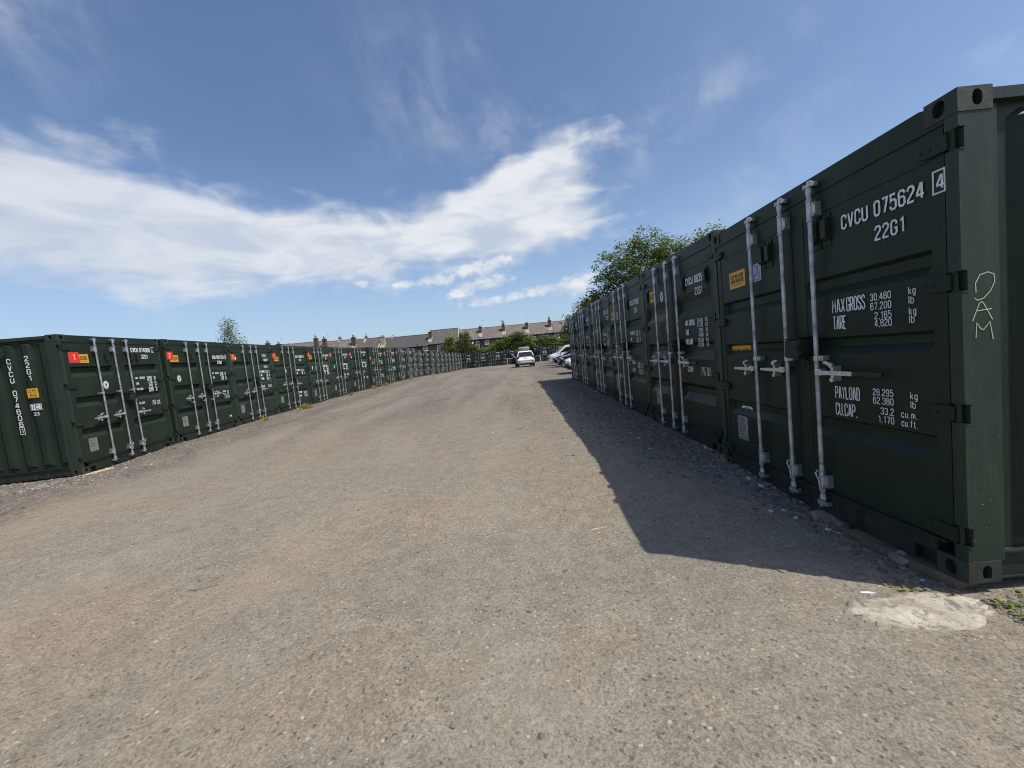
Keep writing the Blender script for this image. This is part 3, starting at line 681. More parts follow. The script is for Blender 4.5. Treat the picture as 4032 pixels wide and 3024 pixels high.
def weights_near():
    L_ = []
    L_ += [tx('MAX', 1.583, 1.556, .098, width=.108, th=.19), tx('GROSS', 1.705, 1.556, .098, width=.142, th=.19), tx('TARE', 1.586, 1.436, .098, width=.110, th=.20)]
    for s, z in (('30,480', 1.600), ('67,200', 1.541), ('2,185', 1.480), ('4,820', 1.431)): L_.append(tx(s, 2.026, z, .047, width=.139 if len(s) == 6 else .113, right=True, th=.25))
    for s, z in (('kg', 1.603), ('lb', 1.549), ('kg', 1.483), ('lb', 1.436)): L_.append(tx(s, 2.133, z, .046, width=.042 if s == 'kg' else .032, th=.25))
    L_ += [tx('PAYLOAD', 1.577, .934, .092, width=.203, th=.19), tx('CU.CAP.', 1.576, .812, .092, width=.178, th=.19)]
    for s, z, wd in (('28.295', .984, .139), ('62.380', .929, .139), ('33.2', .864, .088), ('1.170', .809, .108)): L_.append(tx(s, 2.019, z, .046, width=wd, right=True, th=.25))
    for s, z, x, wd in (('kg', .981, 2.124, .043), ('lb', .927, 2.124, .032), ('cu.m.', .863, 2.066, .098), ('cu.ft.', .809, 2.066, .098)): L_.append(tx(s, x, z, .045, width=wd, th=.25))
    return L_
def weights_std(zt, zc, tare=('2.100', '4.630'), pay=('28.380', '62.570'), units=('kg', 'lb'), caps=False, bold=.27, hh=.050, pay_low=False):
    L_ = []; k, l = units; big = hh * (1.55 if caps else 1.0)
    rows = [('MAX GROSS' if caps else 'MAX  GROSS', '30.480', '67.200'), ('TARE',) + tare]
    rows2 = [('PAYLOAD',) + pay]
    z = zt
    for r in rows + ([] if pay_low else rows2):
        wd = {'MAX GROSS': .27, 'MAX  GROSS': .30, 'TARE': .10, 'PAYLOAD': .19}[r[0]] * (1.0 if caps else .92)
        L_.append(tx(r[0], 1.585, z - (big - hh) , big, width=wd, th=bold))
        L_ += [tx(r[1], 2.06, z, hh, width=.135 if len(r[1]) == 6 else .11, right=True, th=bold), tx(r[2], 2.06, z - .058, hh, width=.135 if len(r[2]) == 6 else .11, right=True, th=bold)]
        L_ += [tx(k, 2.13, z, hh, width=.05, th=bold), tx(l, 2.13, z - .058, hh, width=.045, th=bold)]
        z -= .124
    z = zc
    if pay_low:
        r = rows2[0]
        L_ += [tx('PAYLOAD', 1.585, z, big, width=.19, th=bold), tx(r[1], 2.06, z, hh, width=.135, right=True, th=bold), tx(r[2], 2.06, z - .058, hh, width=.135, right=True, th=bold), tx(k, 2.13, z, hh, width=.05, th=bold), tx(l, 2.13, z - .058, hh, width=.045, th=bold)]; z -= .124
    L_ += [tx('CU.CAP.', 1.585, z - (big - hh), big, width=.17, th=bold), tx('33.2', 2.06, z, hh, width=.09, right=True, th=bold), tx('1.170', 2.06, z - .058, hh, width=.11, right=True, th=bold),
           tx('CU.M.' if caps else 'cu.m.', 2.11, z, hh, width=.09, th=bold), tx('CU.FT.' if caps else 'cu.ft.', 2.11, z - .058, hh, width=.10, th=bold)]
    return L_
# stickers: each a thin plate with its print, one mesh
def sticker(kind, x, z, a=None):
    mb = MB(); y0, y1 = .0125, .0140
    if kind == 'number':       # red plate with a yellow figure
        mb.box(x, x + .205, y0 - .003, y1, z, z + .20); mb.cur = 1; letters(mb, a, x + (.075 if len(a) == 1 else .045), z + .045, .115, width=.058 if len(a) == 1 else .115, y=.0085, th=.42)
        return mb.mesh('number_sign', ['red_sign', 'yellow_digit']), 'number_sign'
    if kind == 'far_number':
        mb.box(x, x + .24, y0 - .003, y1, z, z + .24); mb.cur = 1; letters(mb, a, x + .06, z + .055, .13, width=.12, y=.0085, th=.42)
        return mb.mesh('number_sign', ['orange_sign', 'yellow_digit']), 'number_sign'
    if kind == 'maker':        # yellow maker's sticker
        mb.box(x, x + .27, y0, y1, z, z + .165); mb.cur = 1
        letters(mb, 'CLEVELAND', x + .022, z + .096, .042, width=.215, y=.0115, th=.52); letters(mb, 'CONTAINERS', x + .022, z + .048, .042, width=.222, y=.0115, th=.52); mb.add([(x + .02, .0115, z + .028), (x + .225, .0115, z + .028), (x + .225, .0115, z + .034), (x + .02, .0115, z + .034)], [(0, 1, 2, 3)])
        return mb.mesh('maker_sticker', ['yellow_sticker', 'black_print']), 'maker_sticker'
    if kind == 'blue':
        mb.box(x, x + .115, y0, y1, z, z + .165); mb.cur = 1; frame_ribbon(mb, x + .006, x + .109, z + .006, z + .159, .007, .0118)
        frame_ribbon(mb, x + .040, x + .100, z + .062, z + .148, .006, .0116); letters(mb, 'LR', x + .050, z + .075, .060, width=.042, y=.0113, th=.28)
        for q in (.045, .033, .021): mb.add([(x + .02, .0117, z + q), (x + .09, .0117, z + q), (x + .09, .0117, z + q + .006), (x + .02, .0117, z + q + .006)], [(0, 1, 2, 3)])
        mb.add([(x + .018, .0117, z + .065), (x + .028, .0117, z + .065), (x + .028, .0117, z + .145), (x + .018, .0117, z + .145)], [(0, 1, 2, 3)])
        return mb.mesh('class_sticker', ['blue_sticker', 'white_sticker']), 'class_sticker'
    if kind == 'oval':
        disc(mb, x, z, .062, .083, .0122); mb.cur = 1; disc(mb, x, z, .052, .071, .0114, 20, .90); mb.cur = 1
        mb.add([(x - .014, .0112, z + .03), (x + .016, .0112, z + .034), (x + .020, .0112, z + .01), (x + .004, .0112, z - .038), (x - .008, .0112, z - .01), (x - .022, .0112, z + .012)], [(0, 1, 2, 3, 4, 5)])
        mb.add([(x - .03, .0111, z - .03), (x - .022, .0111, z - .03), (x + .0, .0111, z - .048), (x + .024, .0111, z - .03), (x + .03, .0111, z - .032), (x, .0111, z - .058)], [(0, 1, 2, 3, 4, 5)])
        return mb.mesh('round_sticker', ['white_sticker', 'black_print']), 'round_sticker'
    if kind == 'disc':
        disc(mb, x, z, .05, .05, .0122); return mb.mesh('round_sticker', [a or 'white_sticker']), 'round_sticker'
    if kind == 'reddisc':
        disc(mb, x, z, .040, .046, .0122); mb.cur = 1
        for k in range(4):
            t = k * math.pi / 2 + .78; mb.add([(x + .008 * math.cos(t), .0116, z + .008 * math.sin(t)), (x + .032 * math.cos(t - .4), .0116, z + .034 * math.sin(t - .4)), (x + .032 * math.cos(t + .4), .0116, z + .034 * math.sin(t + .4))], [(0, 1, 2)])
        return mb.mesh('round_sticker', ['white_sticker', 'red_print']), 'round_sticker'
    if kind == 'tri':
        mb.add([(x, .0122, z), (x + .10, .0122, z), (x + .05, .0122, z - .19)], [(0, 1, 2)]); return mb.mesh('triangle_sticker', [a or 'yellow_sticker']), 'triangle_sticker'
    if kind == 'repair':
        mb.box(x, x + .33, y0 + .043, y1 + .044, z, z + .092); mb.cur = 1
        rr = random.Random(3); cx = x + .012
        while cx < x + .31:
            wd = rr.uniform(.008, .018); mb.add([(cx, y0 + .0425, z + .030), (cx + wd, y0 + .0425, z + .030), (cx + wd, y0 + .0425, z + .060), (cx, y0 + .0425, z + .060)], [(0, 1, 2, 3)]); cx += wd + rr.choice((.004, .004, .012))
        return mb.mesh('repair_label', ['yellow_sticker', 'black_print']), 'repair_label'
    if kind == 'pill':
        n = 8; P = [(x + .025 - .025 * math.sin(math.pi * k / n), z + .032 + .030 * math.cos(math.pi * k / n)) for k in range(n + 1)] + [(x + .165 + .025 * math.sin(math.pi * k / n), z + .032 - .030 * math.cos(math.pi * k / n)) for k in range(n + 1)]
        mb.add([(p[0], .0565, p[1]) for p in P], [tuple(range(len(P)))]); mb.cur = 1
        for q, wd in ((.045, .09), (.020, .13)): mb.add([(x + .095 - wd / 2, .0560, z + q - .006), (x + .095 + wd / 2, .0560, z + q - .006), (x + .095 + wd / 2, .0560, z + q + .004), (x + .095 - wd / 2, .0560, z + q + .004)], [(0, 1, 2, 3)])
        return mb.mesh('paint_label', ['white_sticker', 'blue_sticker']), 'paint_label'
    if kind == 'csc':
        wj = [0, -.004, .002, -.005, 0.002]
        P = [(x + wj[k], z + .25 * k / 4) for k in range(5)] + [(x + .175 + wj[4 - k], z + .25 - .25 * k / 4) for k in range(5)]
        mb.add([(p[0], .0105, p[1]) for p in P] + [(p[0], .0146, p[1]) for p in P], [tuple(range(10))] + [(k, (k + 1) % 10, 10 + (k + 1) % 10, 10 + k) for k in range(10)])
        mb.cur = 1; rr = random.Random(5); q = z + .02
        while q < z + .235:
            mb.add([(x + .015, .0100, q), (x + rr.uniform(.09, .16), .0100, q), (x + rr.uniform(.09, .16), .0100, q + .005), (x + .015, .0100, q + .005)], [(0, 1, 2, 3)]); q += rr.choice((.014, .018, .03))
        return mb.mesh('data_plate', ['plate_metal', 'car_trim']), 'data_plate'
    if kind == 'teal':
        mb.box(x, x + .12, y0, y1, z, z + .19); mb.cur = 1; disc(mb, x + .06, z + .10, .035, .05, .0116, 12, .55)
        return mb.mesh('class_sticker', ['teal_sticker', 'white_sticker']), 'class_sticker'

def container(label, loc, rz, tilt, spec, group):
    """loc: bottom front-left corner seen from the doors; local +x to the right along the doors, +y to the back"""
    e = empty('shipping_container', loc); e.rotation_mode = 'XYZ'
    e.rotation_euler = (Matrix.Rotation(rz, 3, 'Z') @ Matrix.Rotation(-tilt, 3, 'Y')).to_euler()
    tag(e, label, 'container', group)
    lod = spec.get('lod', 2); gro = spec.get('gro', GROOVE_A); hz = spec.get('hz', (1.0, 1.0, .96)); bs = spec.get('bs', -1)
    cm = cached('cast', casting_mesh)
    for sx in (0, 1):
        for sy in (0, 1):
            for sz in (0, 1):
                if lod < 2 and sy == 1: continue
                obj('corner_casting', cm, e, (CW * sx, CL * sy, CH * sz), scl=(-1 if sx else 1, -1 if sy else 1, -1 if sz else 1))
        obj('corner_post', cached('post', front_post_mesh), e, (CW * sx, 0, 0), scl=(-1 if sx else 1, 1, 1))
        obj('corner_post', cached('rpost', lambda: MB().box(.004, .15, -.16, -.004, .118, 2.473).mesh('corner_post', 'post_paint')), e, (CW * sx, CL, 0), scl=(-1 if sx else 1, 1, 1))
        obj('side_panel', cached(('side', spec.get('phase', .25)), lambda: side_mesh(spec.get('phase', .25))), e, (CW * sx, 0, 0), scl=(-1 if sx else 1, 1, 1))
        rt, rb = cached('rails', rail_meshes)
        obj('top_rail', rt, e, (CW * sx, 0, 0), scl=(-1 if sx else 1, 1, 1)); obj('bottom_rail', rb, e, (CW * sx, 0, 0), scl=(-1 if sx else 1, 1, 1))
    obj('roof', cached('roof', roof_mesh), e)
    obj('end_wall', cached('endw', lambda: MB().box(.15, CW - .15, CL - .06, CL - .02, .12, 2.56).mesh('end_wall', 'container_paint')), e)
    obj('floor', cached('cfloor', lambda: MB().box(.07, CW - .07, .10, CL - .07, .10, .16).mesh('floor', 'timber')), e)
    obj('door_header', cached('header', header_mesh), e); obj('door_sill', cached('sill', sill_mesh), e); obj('door_gasket', cached('gasket', gasket_mesh), e)
    dl = obj('door', cached(('door', 'l', gro), lambda: door_mesh('l', gro)), e); dr = obj('door', cached(('door', 'r', gro), lambda: door_mesh('r', gro)), e)
    hm = cached('hinge', hinge_mesh)
    for z in HINGE_Z:
        obj('hinge', hm, dl, (0, 0, z)); obj('hinge', hm, dr, (CW, 0, z), scl=(-1, 1, 1))
    bx = spec.get('bx', (.690, 1.115, 1.445)); bm = cached('bar', lambda: bar_mesh(2.47, .15))
    for k, x in enumerate(bx):
        d = dl if k < 2 else dr
        obj('locking_bar', bm, d, (x, 0, 0))
        obj('bar_bracket', cached(('br', 'end', bs), lambda: bracket_mesh('end', bs)), d, (x, 0, 2.335)); obj('bar_bracket', cached(('br', 'end', bs), None), d, (x, 0, .285))
        obj('bar_bracket', cached(('br', 'mid', bs), lambda: bracket_mesh('mid', bs)), d, (x, 0, spec.get('mz', 1.21)))
        obj('cam_end', cached(('br', 'cam'), lambda: bracket_mesh('cam', 1)), d, (x, 0, 2.49)); obj('cam_end', cached(('br', 'cam'), None), d, (x, 0, .13), rot=(0, math.pi, 0))
        if spec.get('seal') and k > 0:
            s_ = cached('sealwire', lambda: MB().tube([(-.024, -.050, .06), (-.034, -.060, .035), (.0, -.064, -.005), (.014, -.062, -.09)], .006, 6).tube([(.024, -.050, .06), (.034, -.060, .035), (.0, -.066, -.005)], .006, 6).mesh('seal_wire', 'handle_metal'))
            obj('seal_wire', s_, d, (x, 0, .30))
        if k < 2: obj('door_handle', cached('hl', lambda: handle_mesh(-1, .315, False)), d, (x, 0, hz[k]))
        else: obj('door_handle', cached('hr', lambda: handle_mesh(1, .545, True)), d, (x, 0, hz[k]))
    if spec.get('box', True): obj('lock_box', cached('lockbox', lockbox_mesh), dr, (.058, 0, spec.get('boxz', 0.0)))
    for x in spec.get('vents', (.74, .93)): obj('vent', cached('vent', vent_mesh), dl, (x, 0, spec.get('vz', 2.15)))
    for x in spec.get('ventsr', (1.53, 1.72)): obj('vent', cached('vent', None), dr, (x, 0, spec.get('vz', 2.15)))
    for ln in spec.get('text', ()):
        if ln[0] == 't': key = ('txt', ln[1][0], tuple(sorted(ln[1][1].items())))
        else: key = ('txt', ln[1])
        obj('lettering' if ln[0] == 't' else 'lettering_box', cached(key, lambda: lettering_mesh([ln])), dr)
    for s_ in spec.get('stick', ()):
        me, nm = cached(('st',) + s_, lambda: sticker(*s_))
        d = dr if s_[1] > 1.219 else dl
        obj(nm, me, d)
    tv = rnd.uniform(.80, 1.08); tc_ = (tv * rnd.uniform(.94, 1.08), tv, tv * rnd.uniform(.92, 1.08), 1)
    for c_ in e.children_recursive: c_.color = tc_
    return e, dl, dr
rnd = random.Random(7)
ORD = ['first', 'second', 'third', 'fourth', 'fifth', 'sixth', 'seventh', 'eighth', 'ninth', 'tenth', 'eleventh', 'twelfth', 'thirteenth', 'fourteenth', 'fifteenth', 'sixteenth', 'seventeenth', 'eighteenth', 'nineteenth', 'twentieth', 'twenty-first', 'twenty-second', 'twenty-third']
rnd = random.Random(7)
# right-hand row, in its own shade
right = [(2.37, 4.475, -.075, -.06), (2.40, 6.97, .035, .005), (2.43, 9.45, .085, .05), (2.48, 11.93, .150, .10), (2.54, 14.42, .190, .16), (2.60, 16.90, .210, .20)]
rspec = [
 dict(phase=.40, gro=GROOVE_R1, hz=(1.14, 1.14, 1.13), bs=1, mz=1.235, bx=(.745, 1.170, 1.490), seal=True, vents=(.86, .95), ventsr=(1.50, 1.585), vz=2.16,
      text=[(k_, (((a_[0][0], a_[0][1] + .022) + a_[0][2:], a_[1]) if k_ == 't' else (a_[0] + .022, a_[1] + .022) + a_[2:])) for k_, a_ in number_block('075624', '4', '22G1') + weights_near()],
      stick=(('maker', .30, 1.955), ('blue', .705, 1.955), ('repair', .20, 1.270), ('pill', .31, .665), ('csc', .30, .375))),
 dict(gro=GROOVE_B, hz=(1.09, 1.09, 1.09), bs=1, mz=1.215, box=True, vents=(.27,), ventsr=(1.60, 2.20), vz=2.13,
      text=number_block('083593', None, '22G1', z=2.095, x=1.66) + weights_std(1.60, .985, ('2.040', '4.500'), ('28.440', '62.700'), ('KG', 'LB'), caps=True),
      stick=(('maker', .33, 2.04), ('oval', .83, 2.075), ('tri', .93, 1.62), ('csc', .38, .36), ('reddisc', 2.20, .30))),
 dict(gro=GROOVE_R1, hz=(1.10, 1.10, 1.10), bs=1, mz=1.22, vents=(), ventsr=(1.55,), vz=2.13,
      text=number_block('075802', None, '22G1', z=2.10, x=1.66) + weights_std(1.57, .97, ('2.185', '4.820'), ('28.295', '62.380'), caps=True, pay_low=True),
      stick=(('maker', .20, 1.94), ('blue', .66, 1.92), ('repair', .19, 1.270), ('csc', .30, .375), ('disc', .62, .68, 'white_sticker'), ('disc', .36, .67, 'teal_sticker'))),
 dict(gro=GROOVE_B, hz=(1.05, 1.05, 1.02), bs=1, mz=1.22, vents=(), ventsr=(), text=number_block('101258', None, '22G1', z=2.13, x=1.75) + weights_std(1.62, 1.0, caps=True), stick=(('csc', .35, .36),)),
 dict(gro=GROOVE_A, hz=(1.05, 1.05, 1.08), bs=1, mz=1.24, vents=(), ventsr=(1.55,), text=number_block('092176', None, '22G1', z=2.12, x=1.70) + weights_std(1.62, 1.0, caps=True), stick=(('csc', .35, .36), ('disc', 2.25, .28))),
 dict(gro=GROOVE_A, hz=(1.08, 1.08, 1.08), bs=1, mz=1.24, vents=(), ventsr=(1.55,), text=number_block('088413', None, '22G1', z=2.12, x=1.70) + weights_std(1.62, 1.0), stick=(('csc', .35, .36),)),
]
rlab = ['nearest container of the shaded right row, lettered CVCU 075624, DAM scratched on its post', 'second container of the shaded right row, lettered CVCU 083593 with an oval white sticker',
        'third container from the near end of the shaded right row', 'fourth container from the near end of the shaded right row', 'fifth container from the near end of the shaded right row', 'farthest container of the shaded right row, ahead of the parked cars']
for i, (x, y, zl, zr) in enumerate(right):
    e, dl, dr = container(rlab[i], (x, y, zl), R(-90 + (0.3 if i % 2 else -0.2)), (zr - zl) / CW, rspec[i], 'green containers of the right row')
    if i == 0:
        # chalked letters and paint scrapes on the sunlit corner post
        def post_pt(px, py): return ((px - (1408 + py * .03)) / 1.843 * 2.06 / 1550, (2283 - (600 + py / 1.843)) / 1923 * 2.591)
        strokes = [[(1535, 965), (1530, 900), (1560, 845), (1620, 828), (1663, 848), (1668, 900), (1640, 960), (1590, 1010), (1545, 1020), (1525, 1003)], [(1510, 1165), (1558, 1045), (1575, 1030), (1592, 1050), (1655, 1165)], [(1535, 1095), (1650, 1088)],
                   [(1535, 1283), (1540, 1180), (1570, 1225), (1590, 1230), (1635, 1180), (1660, 1305)]]
        mb = MB()
        for k, st in enumerate(strokes): ribbon(mb, [post_pt(*p) for p in st], False, .0046, 0, lambda a, b, c, k=k: (CW - .0025 + k * .0004, a + .004, b))
        obj('scratched_letters', mb.mesh('scratched_letters', 'scratch_chalk'), e)
        mb = MB(); rr = random.Random(4)
        for k in range(20):
            z = rr.choice((rr.uniform(.12, .55), rr.uniform(.25, .9), rr.uniform(.7, 1.0))); yy = rr.choice((rr.uniform(.008, .04), rr.uniform(.02, .19))); l = rr.uniform(.002, .012) * (2 if rr.random() < .2 else 1); h_ = rr.uniform(.001, .0035)
            mb.add([(CW - .0022 + k * 2e-5, yy, z), (CW - .0022 + k * 2e-5, min(.198, yy + l), z + rr.uniform(-.001, .003)), (CW - .0022 + k * 2e-5, min(.198, yy + l * .8), z + h_), (CW - .0022 + k * 2e-5, yy + l * .2, z + h_ * 1.3)], [(0, 1, 2, 3)])
        obj('paint_chips', mb.mesh('paint_chips', 'lead'), e)['kind'] = 'stuff'
# sunlit left-hand row
LX = [(-8.06, 7.20, .000), (-8.40, 9.73, .065), (-8.63, 12.30, .080), (-8.88, 14.86, .125), (-8.84, 17.42, .140), (-9.05, 19.97, .20), (-9.05, 22.47, .24), (-8.80, 24.96, .30), (-8.66, 27.45, .32), (-8.52, 29.93, .38), (-8.46, 32.42, .42), (-8.60, 34.92, .47), (-8.82, 37.75, .39),
      (-8.80, 40.45, .37), (-8.64, 42.95, .34), (-8.52, 45.45, .31), (-8.42, 47.95, .28), (-8.32, 50.45, .26), (-8.24, 53.05, .23), (-8.16, 55.60, .23), (-8.08, 58.10, .23), (-8.00, 60.60, .22), (-7.94, 63.10, .22), (-7.90, 65.60, .22)]
numsL = ['074606', '081339', '114056', '100962', '160784', '120838', '103418']
for i in range(23):
    x, y, z = LX[i]; x2, y2, z2 = LX[i + 1]
    rz = math.atan2(y2 - y, x2 - x)
    if i > 0: rz = rz * .7 + R(90) * .3
    tilt = max(-.03, min(.03, (z2 - z) / 2.55)) * .8
    num = numsL[i] if i < len(numsL) else '%06d' % rnd.randint(71000, 129999)
    hzv = rnd.choice(((1.0, 1.0, .96), (1.05, 1.05, 1.02), (1.12, 1.12, 1.1)))
    gro = GROOVE_A if i not in (3, 5, 9, 14) else GROOVE_R1
    st = []; sp = dict(gro=gro, hz=hzv, bs=-1, mz=hzv[0] - rnd.uniform(.08, .16) if rnd.random() < .6 else 1.25, lod=2 if i < 3 else 1)
    tz = rnd.choice((1.64, 1.60))
    if i == 0:
        sp.update(hz=(.985, .985, .955), mz=1.46, seal=True, vents=(.755, .955), ventsr=(1.56, 1.73), vz=2.155)
        txt = number_block('074606', '1', '22G1', z=2.275, x=1.60, gx=1.865, th=.33) + weights_std(1.675, 1.115, bold=.36); st = [('maker', .295, 2.065), ('number', .170, 2.07, '1'), ('oval', .845, 1.61), ('csc', .255, .37)]
    elif i == 1:
        sp.update(hz=(1.07, 1.08, 1.10), mz=.96, seal=True, vents=(.76, .88), ventsr=(1.54, 1.62), vz=2.16)
        txt = number_block('081339', '1', '22G0', z=2.10, x=1.63, th=.34) + weights_std(1.66, 1.11, pay_low=True, bold=.38); st = [('maker', .16, 2.03), ('number', .06, 2.09, '2'), ('oval', .36, 1.60), ('csc', .26, .37), ('disc', 2.13, .36, 'lightblue_sticker')]
    elif i == 2:
        sp.update(hz=(.98, .99, 1.02), mz=1.10, seal=True, vents=(.70, .92), ventsr=(1.52, 1.74), vz=2.14, boxz=.05)
        txt = number_block('', None, '22G1', z=2.15, x=1.68, two='114056 7', th=.34) + weights_std(1.62, 1.10, caps=True, bold=.36); st = [('disc', .30, 2.12), ('number', .08, 2.05, '3'), ('csc', .22, .36)]
    elif i == 3:
        sp.update(vents=(.70, .80), ventsr=(1.52,), vz=2.12)
        txt = number_block('100962', '1', '22G1', z=2.10, x=1.62, th=.34) + weights_std(1.57, .62, caps=True, bold=.36, pay_low=True); st = [('maker', .17, 1.98), ('number', .08, 2.10, '4'), ('oval', .80, 1.58), ('csc', .26, .36)]
    elif i == 4:
        sp.update(vents=(.66, .76), ventsr=(1.52,), vz=2.14)
        txt = number_block('160784', '8', '22G1', z=2.12, x=1.66, th=.34) + weights_std(1.66, 1.30, caps=True, bold=.46, hh=.060); st = [('maker', .19, 2.02), ('number', .08, 2.14, '5'), ('tri', .35, 1.70, 'white_sticker'), ('teal', .68, 1.52), ('csc', .30, .36)]
    else:
        sp.update(vents=(.70,) if i % 2 else (), ventsr=(1.55,), vz=2.13)
        caps = rnd.random() < .6
        txt = number_block(num, rnd.choice('1234567'), '22G1', z=2.10 + rnd.uniform(-.03, .15), x=1.64, th=.36) + weights_std(1.66, rnd.choice((1.10, .75)), caps=caps, bold=.42, hh=.056, pay_low=rnd.random() < .5)
        if i <= 12: st.append(('number', .08, 2.10 if i != 7 else 1.80, str(i + 1)))
        elif i in (13, 15, 18): st.append(('far_number', .08, 2.06, str(i + 1)))
        if i in (6, 8): st.append(('disc', .30, 2.02))
        if i in (5, 7, 11): st.append(('oval', .5, 1.58))
        st.append(('csc', .27, .36))
        if i % 3 == 1: st.append(('disc', 2.2, .32))
    sp['text'] = txt; sp['stick'] = tuple(st)
    lb = ('dark green container nearest on the left row, red sign 1, lettering down its side' if i == 0 else
          'container with red sign %d, %s from the near end of the left row' % (i + 1, ORD[i]) if i < 13 else '%s dark green container from the near end of the left row' % ORD[i])
    if i == 22: lb = 'last dark green container of the left row, at the far corner'
    e, dl, dr = container(lb, (x, y, z), rz, tilt, sp, 'green containers of the left row')
    if i == 0:      # lettering down the corrugated side
        mb = MB(); tfs = lambda a, b, c: (.0060 + c, a, b)
        def side_col(text, yc, ztop, h, p):
            z = ztop
            for ch in text:
                if ch != ' ': letters(mb, ch, -yc - .034, z - h, h, width=.068, y=0, th=.34, tf=lambda a, b, c: (.0055 + c, -a, b))
                z -= p
        side_col('CVCU 074606', .81, 2.22, .098, .113)
        letters(mb, '1', -.81 - .016, .875, .085, width=.032, y=0, th=.34, tf=lambda a, b, c: (.0055 + c, -a, b)); frame_ribbon(mb, -.845, -.775, .855, .985, .010, .0, tf=lambda a, b, c: (.0045, -a, b))
        side_col('22G1', .53, 2.25, .098, .118)
        letters(mb, '33', -.53 - .055, 1.17, .06, width=.09, y=0, th=.4, tf=lambda a, b, c: (.0055 + c, -a, b))
        obj('side_lettering', mb.mesh('side_lettering', 'white_print'), e)
        mb = MB(); mb.box(.004, .0085, .45, .62, 1.495, 1.665); mb.cur = 1
        letters(mb, '26', -.60, 1.59, .055, width=.12, y=0, th=.3, tf=lambda a, b, c: (.0032 + c, -a, b)); letters(mb, '86', -.59, 1.51, .055, width=.11, y=0, th=.3, tf=lambda a, b, c: (.0032 + c, -a, b))
        obj('height_label', mb.mesh('height_label', ['yellow_sticker', 'black_print']), e)
        mb = MB(); mb.box(.004, .0085, .44, .61, 1.265, 1.385); mb.cur = 1
        letters(mb, 'IC', -.585, 1.285, .08, width=.10, y=0, th=.34, tf=lambda a, b, c: (.0032 + c, -a, b)); frame_ribbon(mb, -.60, -.45, 1.273, 1.377, .008, 0, tf=lambda a, b, c: (.0034, -a, b))
        obj('class_label', mb.mesh('class_label', ['white_sticker', 'black_print']), e)
        obj('side_vent', MB().box(-.006, .012, -.05, .05, -.10, .06).box(-.012, .010, -.03, .03, -.14, -.10).mesh('side_vent', 'container_paint'), e, (0, .90, 2.38))
# row across the far end
BX = [(-8.80, 66.75), (-6.30, 66.85), (-3.84, 67.0), (-1.38, 67.15), (1.08, 67.3), (4.25, 67.6), (6.72, 67.75), (9.20, 67.9), (11.7, 68.1)]
for i, (x, y) in enumerate(BX):
    st = [('csc', .30, .36)]
    if i in (2, 3, 4, 5, 6, 7): st += [('far_number', .10, 2.10, str(24 + i))]
    st += [('disc', .62, 1.72)] if i % 2 else [('disc', .40, 1.60), ('disc', .95, 1.70)]
    sp = dict(gro=GROOVE_A, hz=(1.02, 1.02, 1.05), bs=-1, mz=1.24, lod=1, vents=(), ventsr=(), text=number_block('%06d' % rnd.randint(71000, 129999), '3', '22G1', z=2.12, x=1.64, th=.4) + weights_std(1.66, 1.08, caps=True, bold=.46, hh=.060), stick=tuple(st))
    lb = ['container at the left corner of the far row, half hidden behind the left row', 'second container from the left in the far row across the yard', 'third container from the left in the far row, orange number sign', 'fourth container from the left in the far row, orange number sign',
          'fifth container from the left in the far row, beside the white car', 'container in the far row seen just right of the white car', 'seventh container from the left in the far row, right of the open car door', 'eighth container from the left in the far row, behind the parked vans', 'rightmost container of the far row, behind the parked vans'][i]
    container(lb, (x, y, .20 + rnd.uniform(-.02, .02)), R(2.0 + rnd.uniform(-1, 1)), 0.0, sp, 'green containers across the far end')

# ------------------------------------------------------------------ vehicles (local +y forward, +x right)
def loft(mb, rings, cap=True):
    n = len(rings[0]); V = []; F = []
    for r in rings: V += r
    for k in range(len(rings) - 1):
        for i in range(n):
            j = (i + 1) % n; F.append((k * n + i, k * n + j, (k + 1) * n + j, (k + 1) * n + i))
    if cap: F.append(tuple(range(n - 1, -1, -1))); F.append(tuple(range((len(rings) - 1) * n, len(rings) * n)))
    mb.add(V, F)
def wheel(parent, x, y, r, wdt=.22):
    s = 1 if x > 0 else -1
    def mk():
        mb = MB(); seg = 20
        prof = [(-.5, .62), (-.5, .92), (-.38, 1.0), (.38, 1.0), (.5, .92), (.5, .62)]
        V = []
        for k in range(seg):
            t = 2 * math.pi * k / seg
            for a, b in prof: V.append((a * wdt, math.cos(t) * r * b, math.sin(t) * r * b))
        m = len(prof)
        mb.add(V, [(k * m + q, k * m + (q + 1) % m, ((k + 1) % seg) * m + (q + 1) % m, ((k + 1) % seg) * m + q) for k in range(seg) for q in range(m)])
        return mb.mesh('tyre', 'tyre', smooth=True)
    w_ = obj('wheel', cached(('tyre', r, wdt), mk), parent, (x, y, r))
    def rim():
        mb = MB(); mb.tube([(-.03, 0, 0), (.045, 0, 0)], r * .13, 10)
        for k in range(5):
            t = 2 * math.pi * k / 5; c, sn = math.cos(t), math.sin(t)
            mb.add([(.04, c * r * .1 - sn * r * .07, sn * r * .1 + c * r * .07), (.04, c * r * .1 + sn * r * .07, sn * r * .1 - c * r * .07), (.06, c * r * .6 + sn * r * .08, sn * r * .6 - c * r * .08), (.06, c * r * .6 - sn * r * .08, sn * r * .6 + c * r * .08)], [(0, 1, 2, 3)])
        disc2 = [(-.02, math.cos(2 * math.pi * k / 20) * r * .63, math.sin(2 * math.pi * k / 20) * r * .63) for k in range(20)]
        mb.cur = 1; mb.add(disc2, [tuple(range(20))])
        return mb.mesh('rim', ['rim', 'car_trim'])
    obj('rim', cached(('rim', r), rim), w_, (.06 * s, 0, 0), scl=(s, 1, 1))
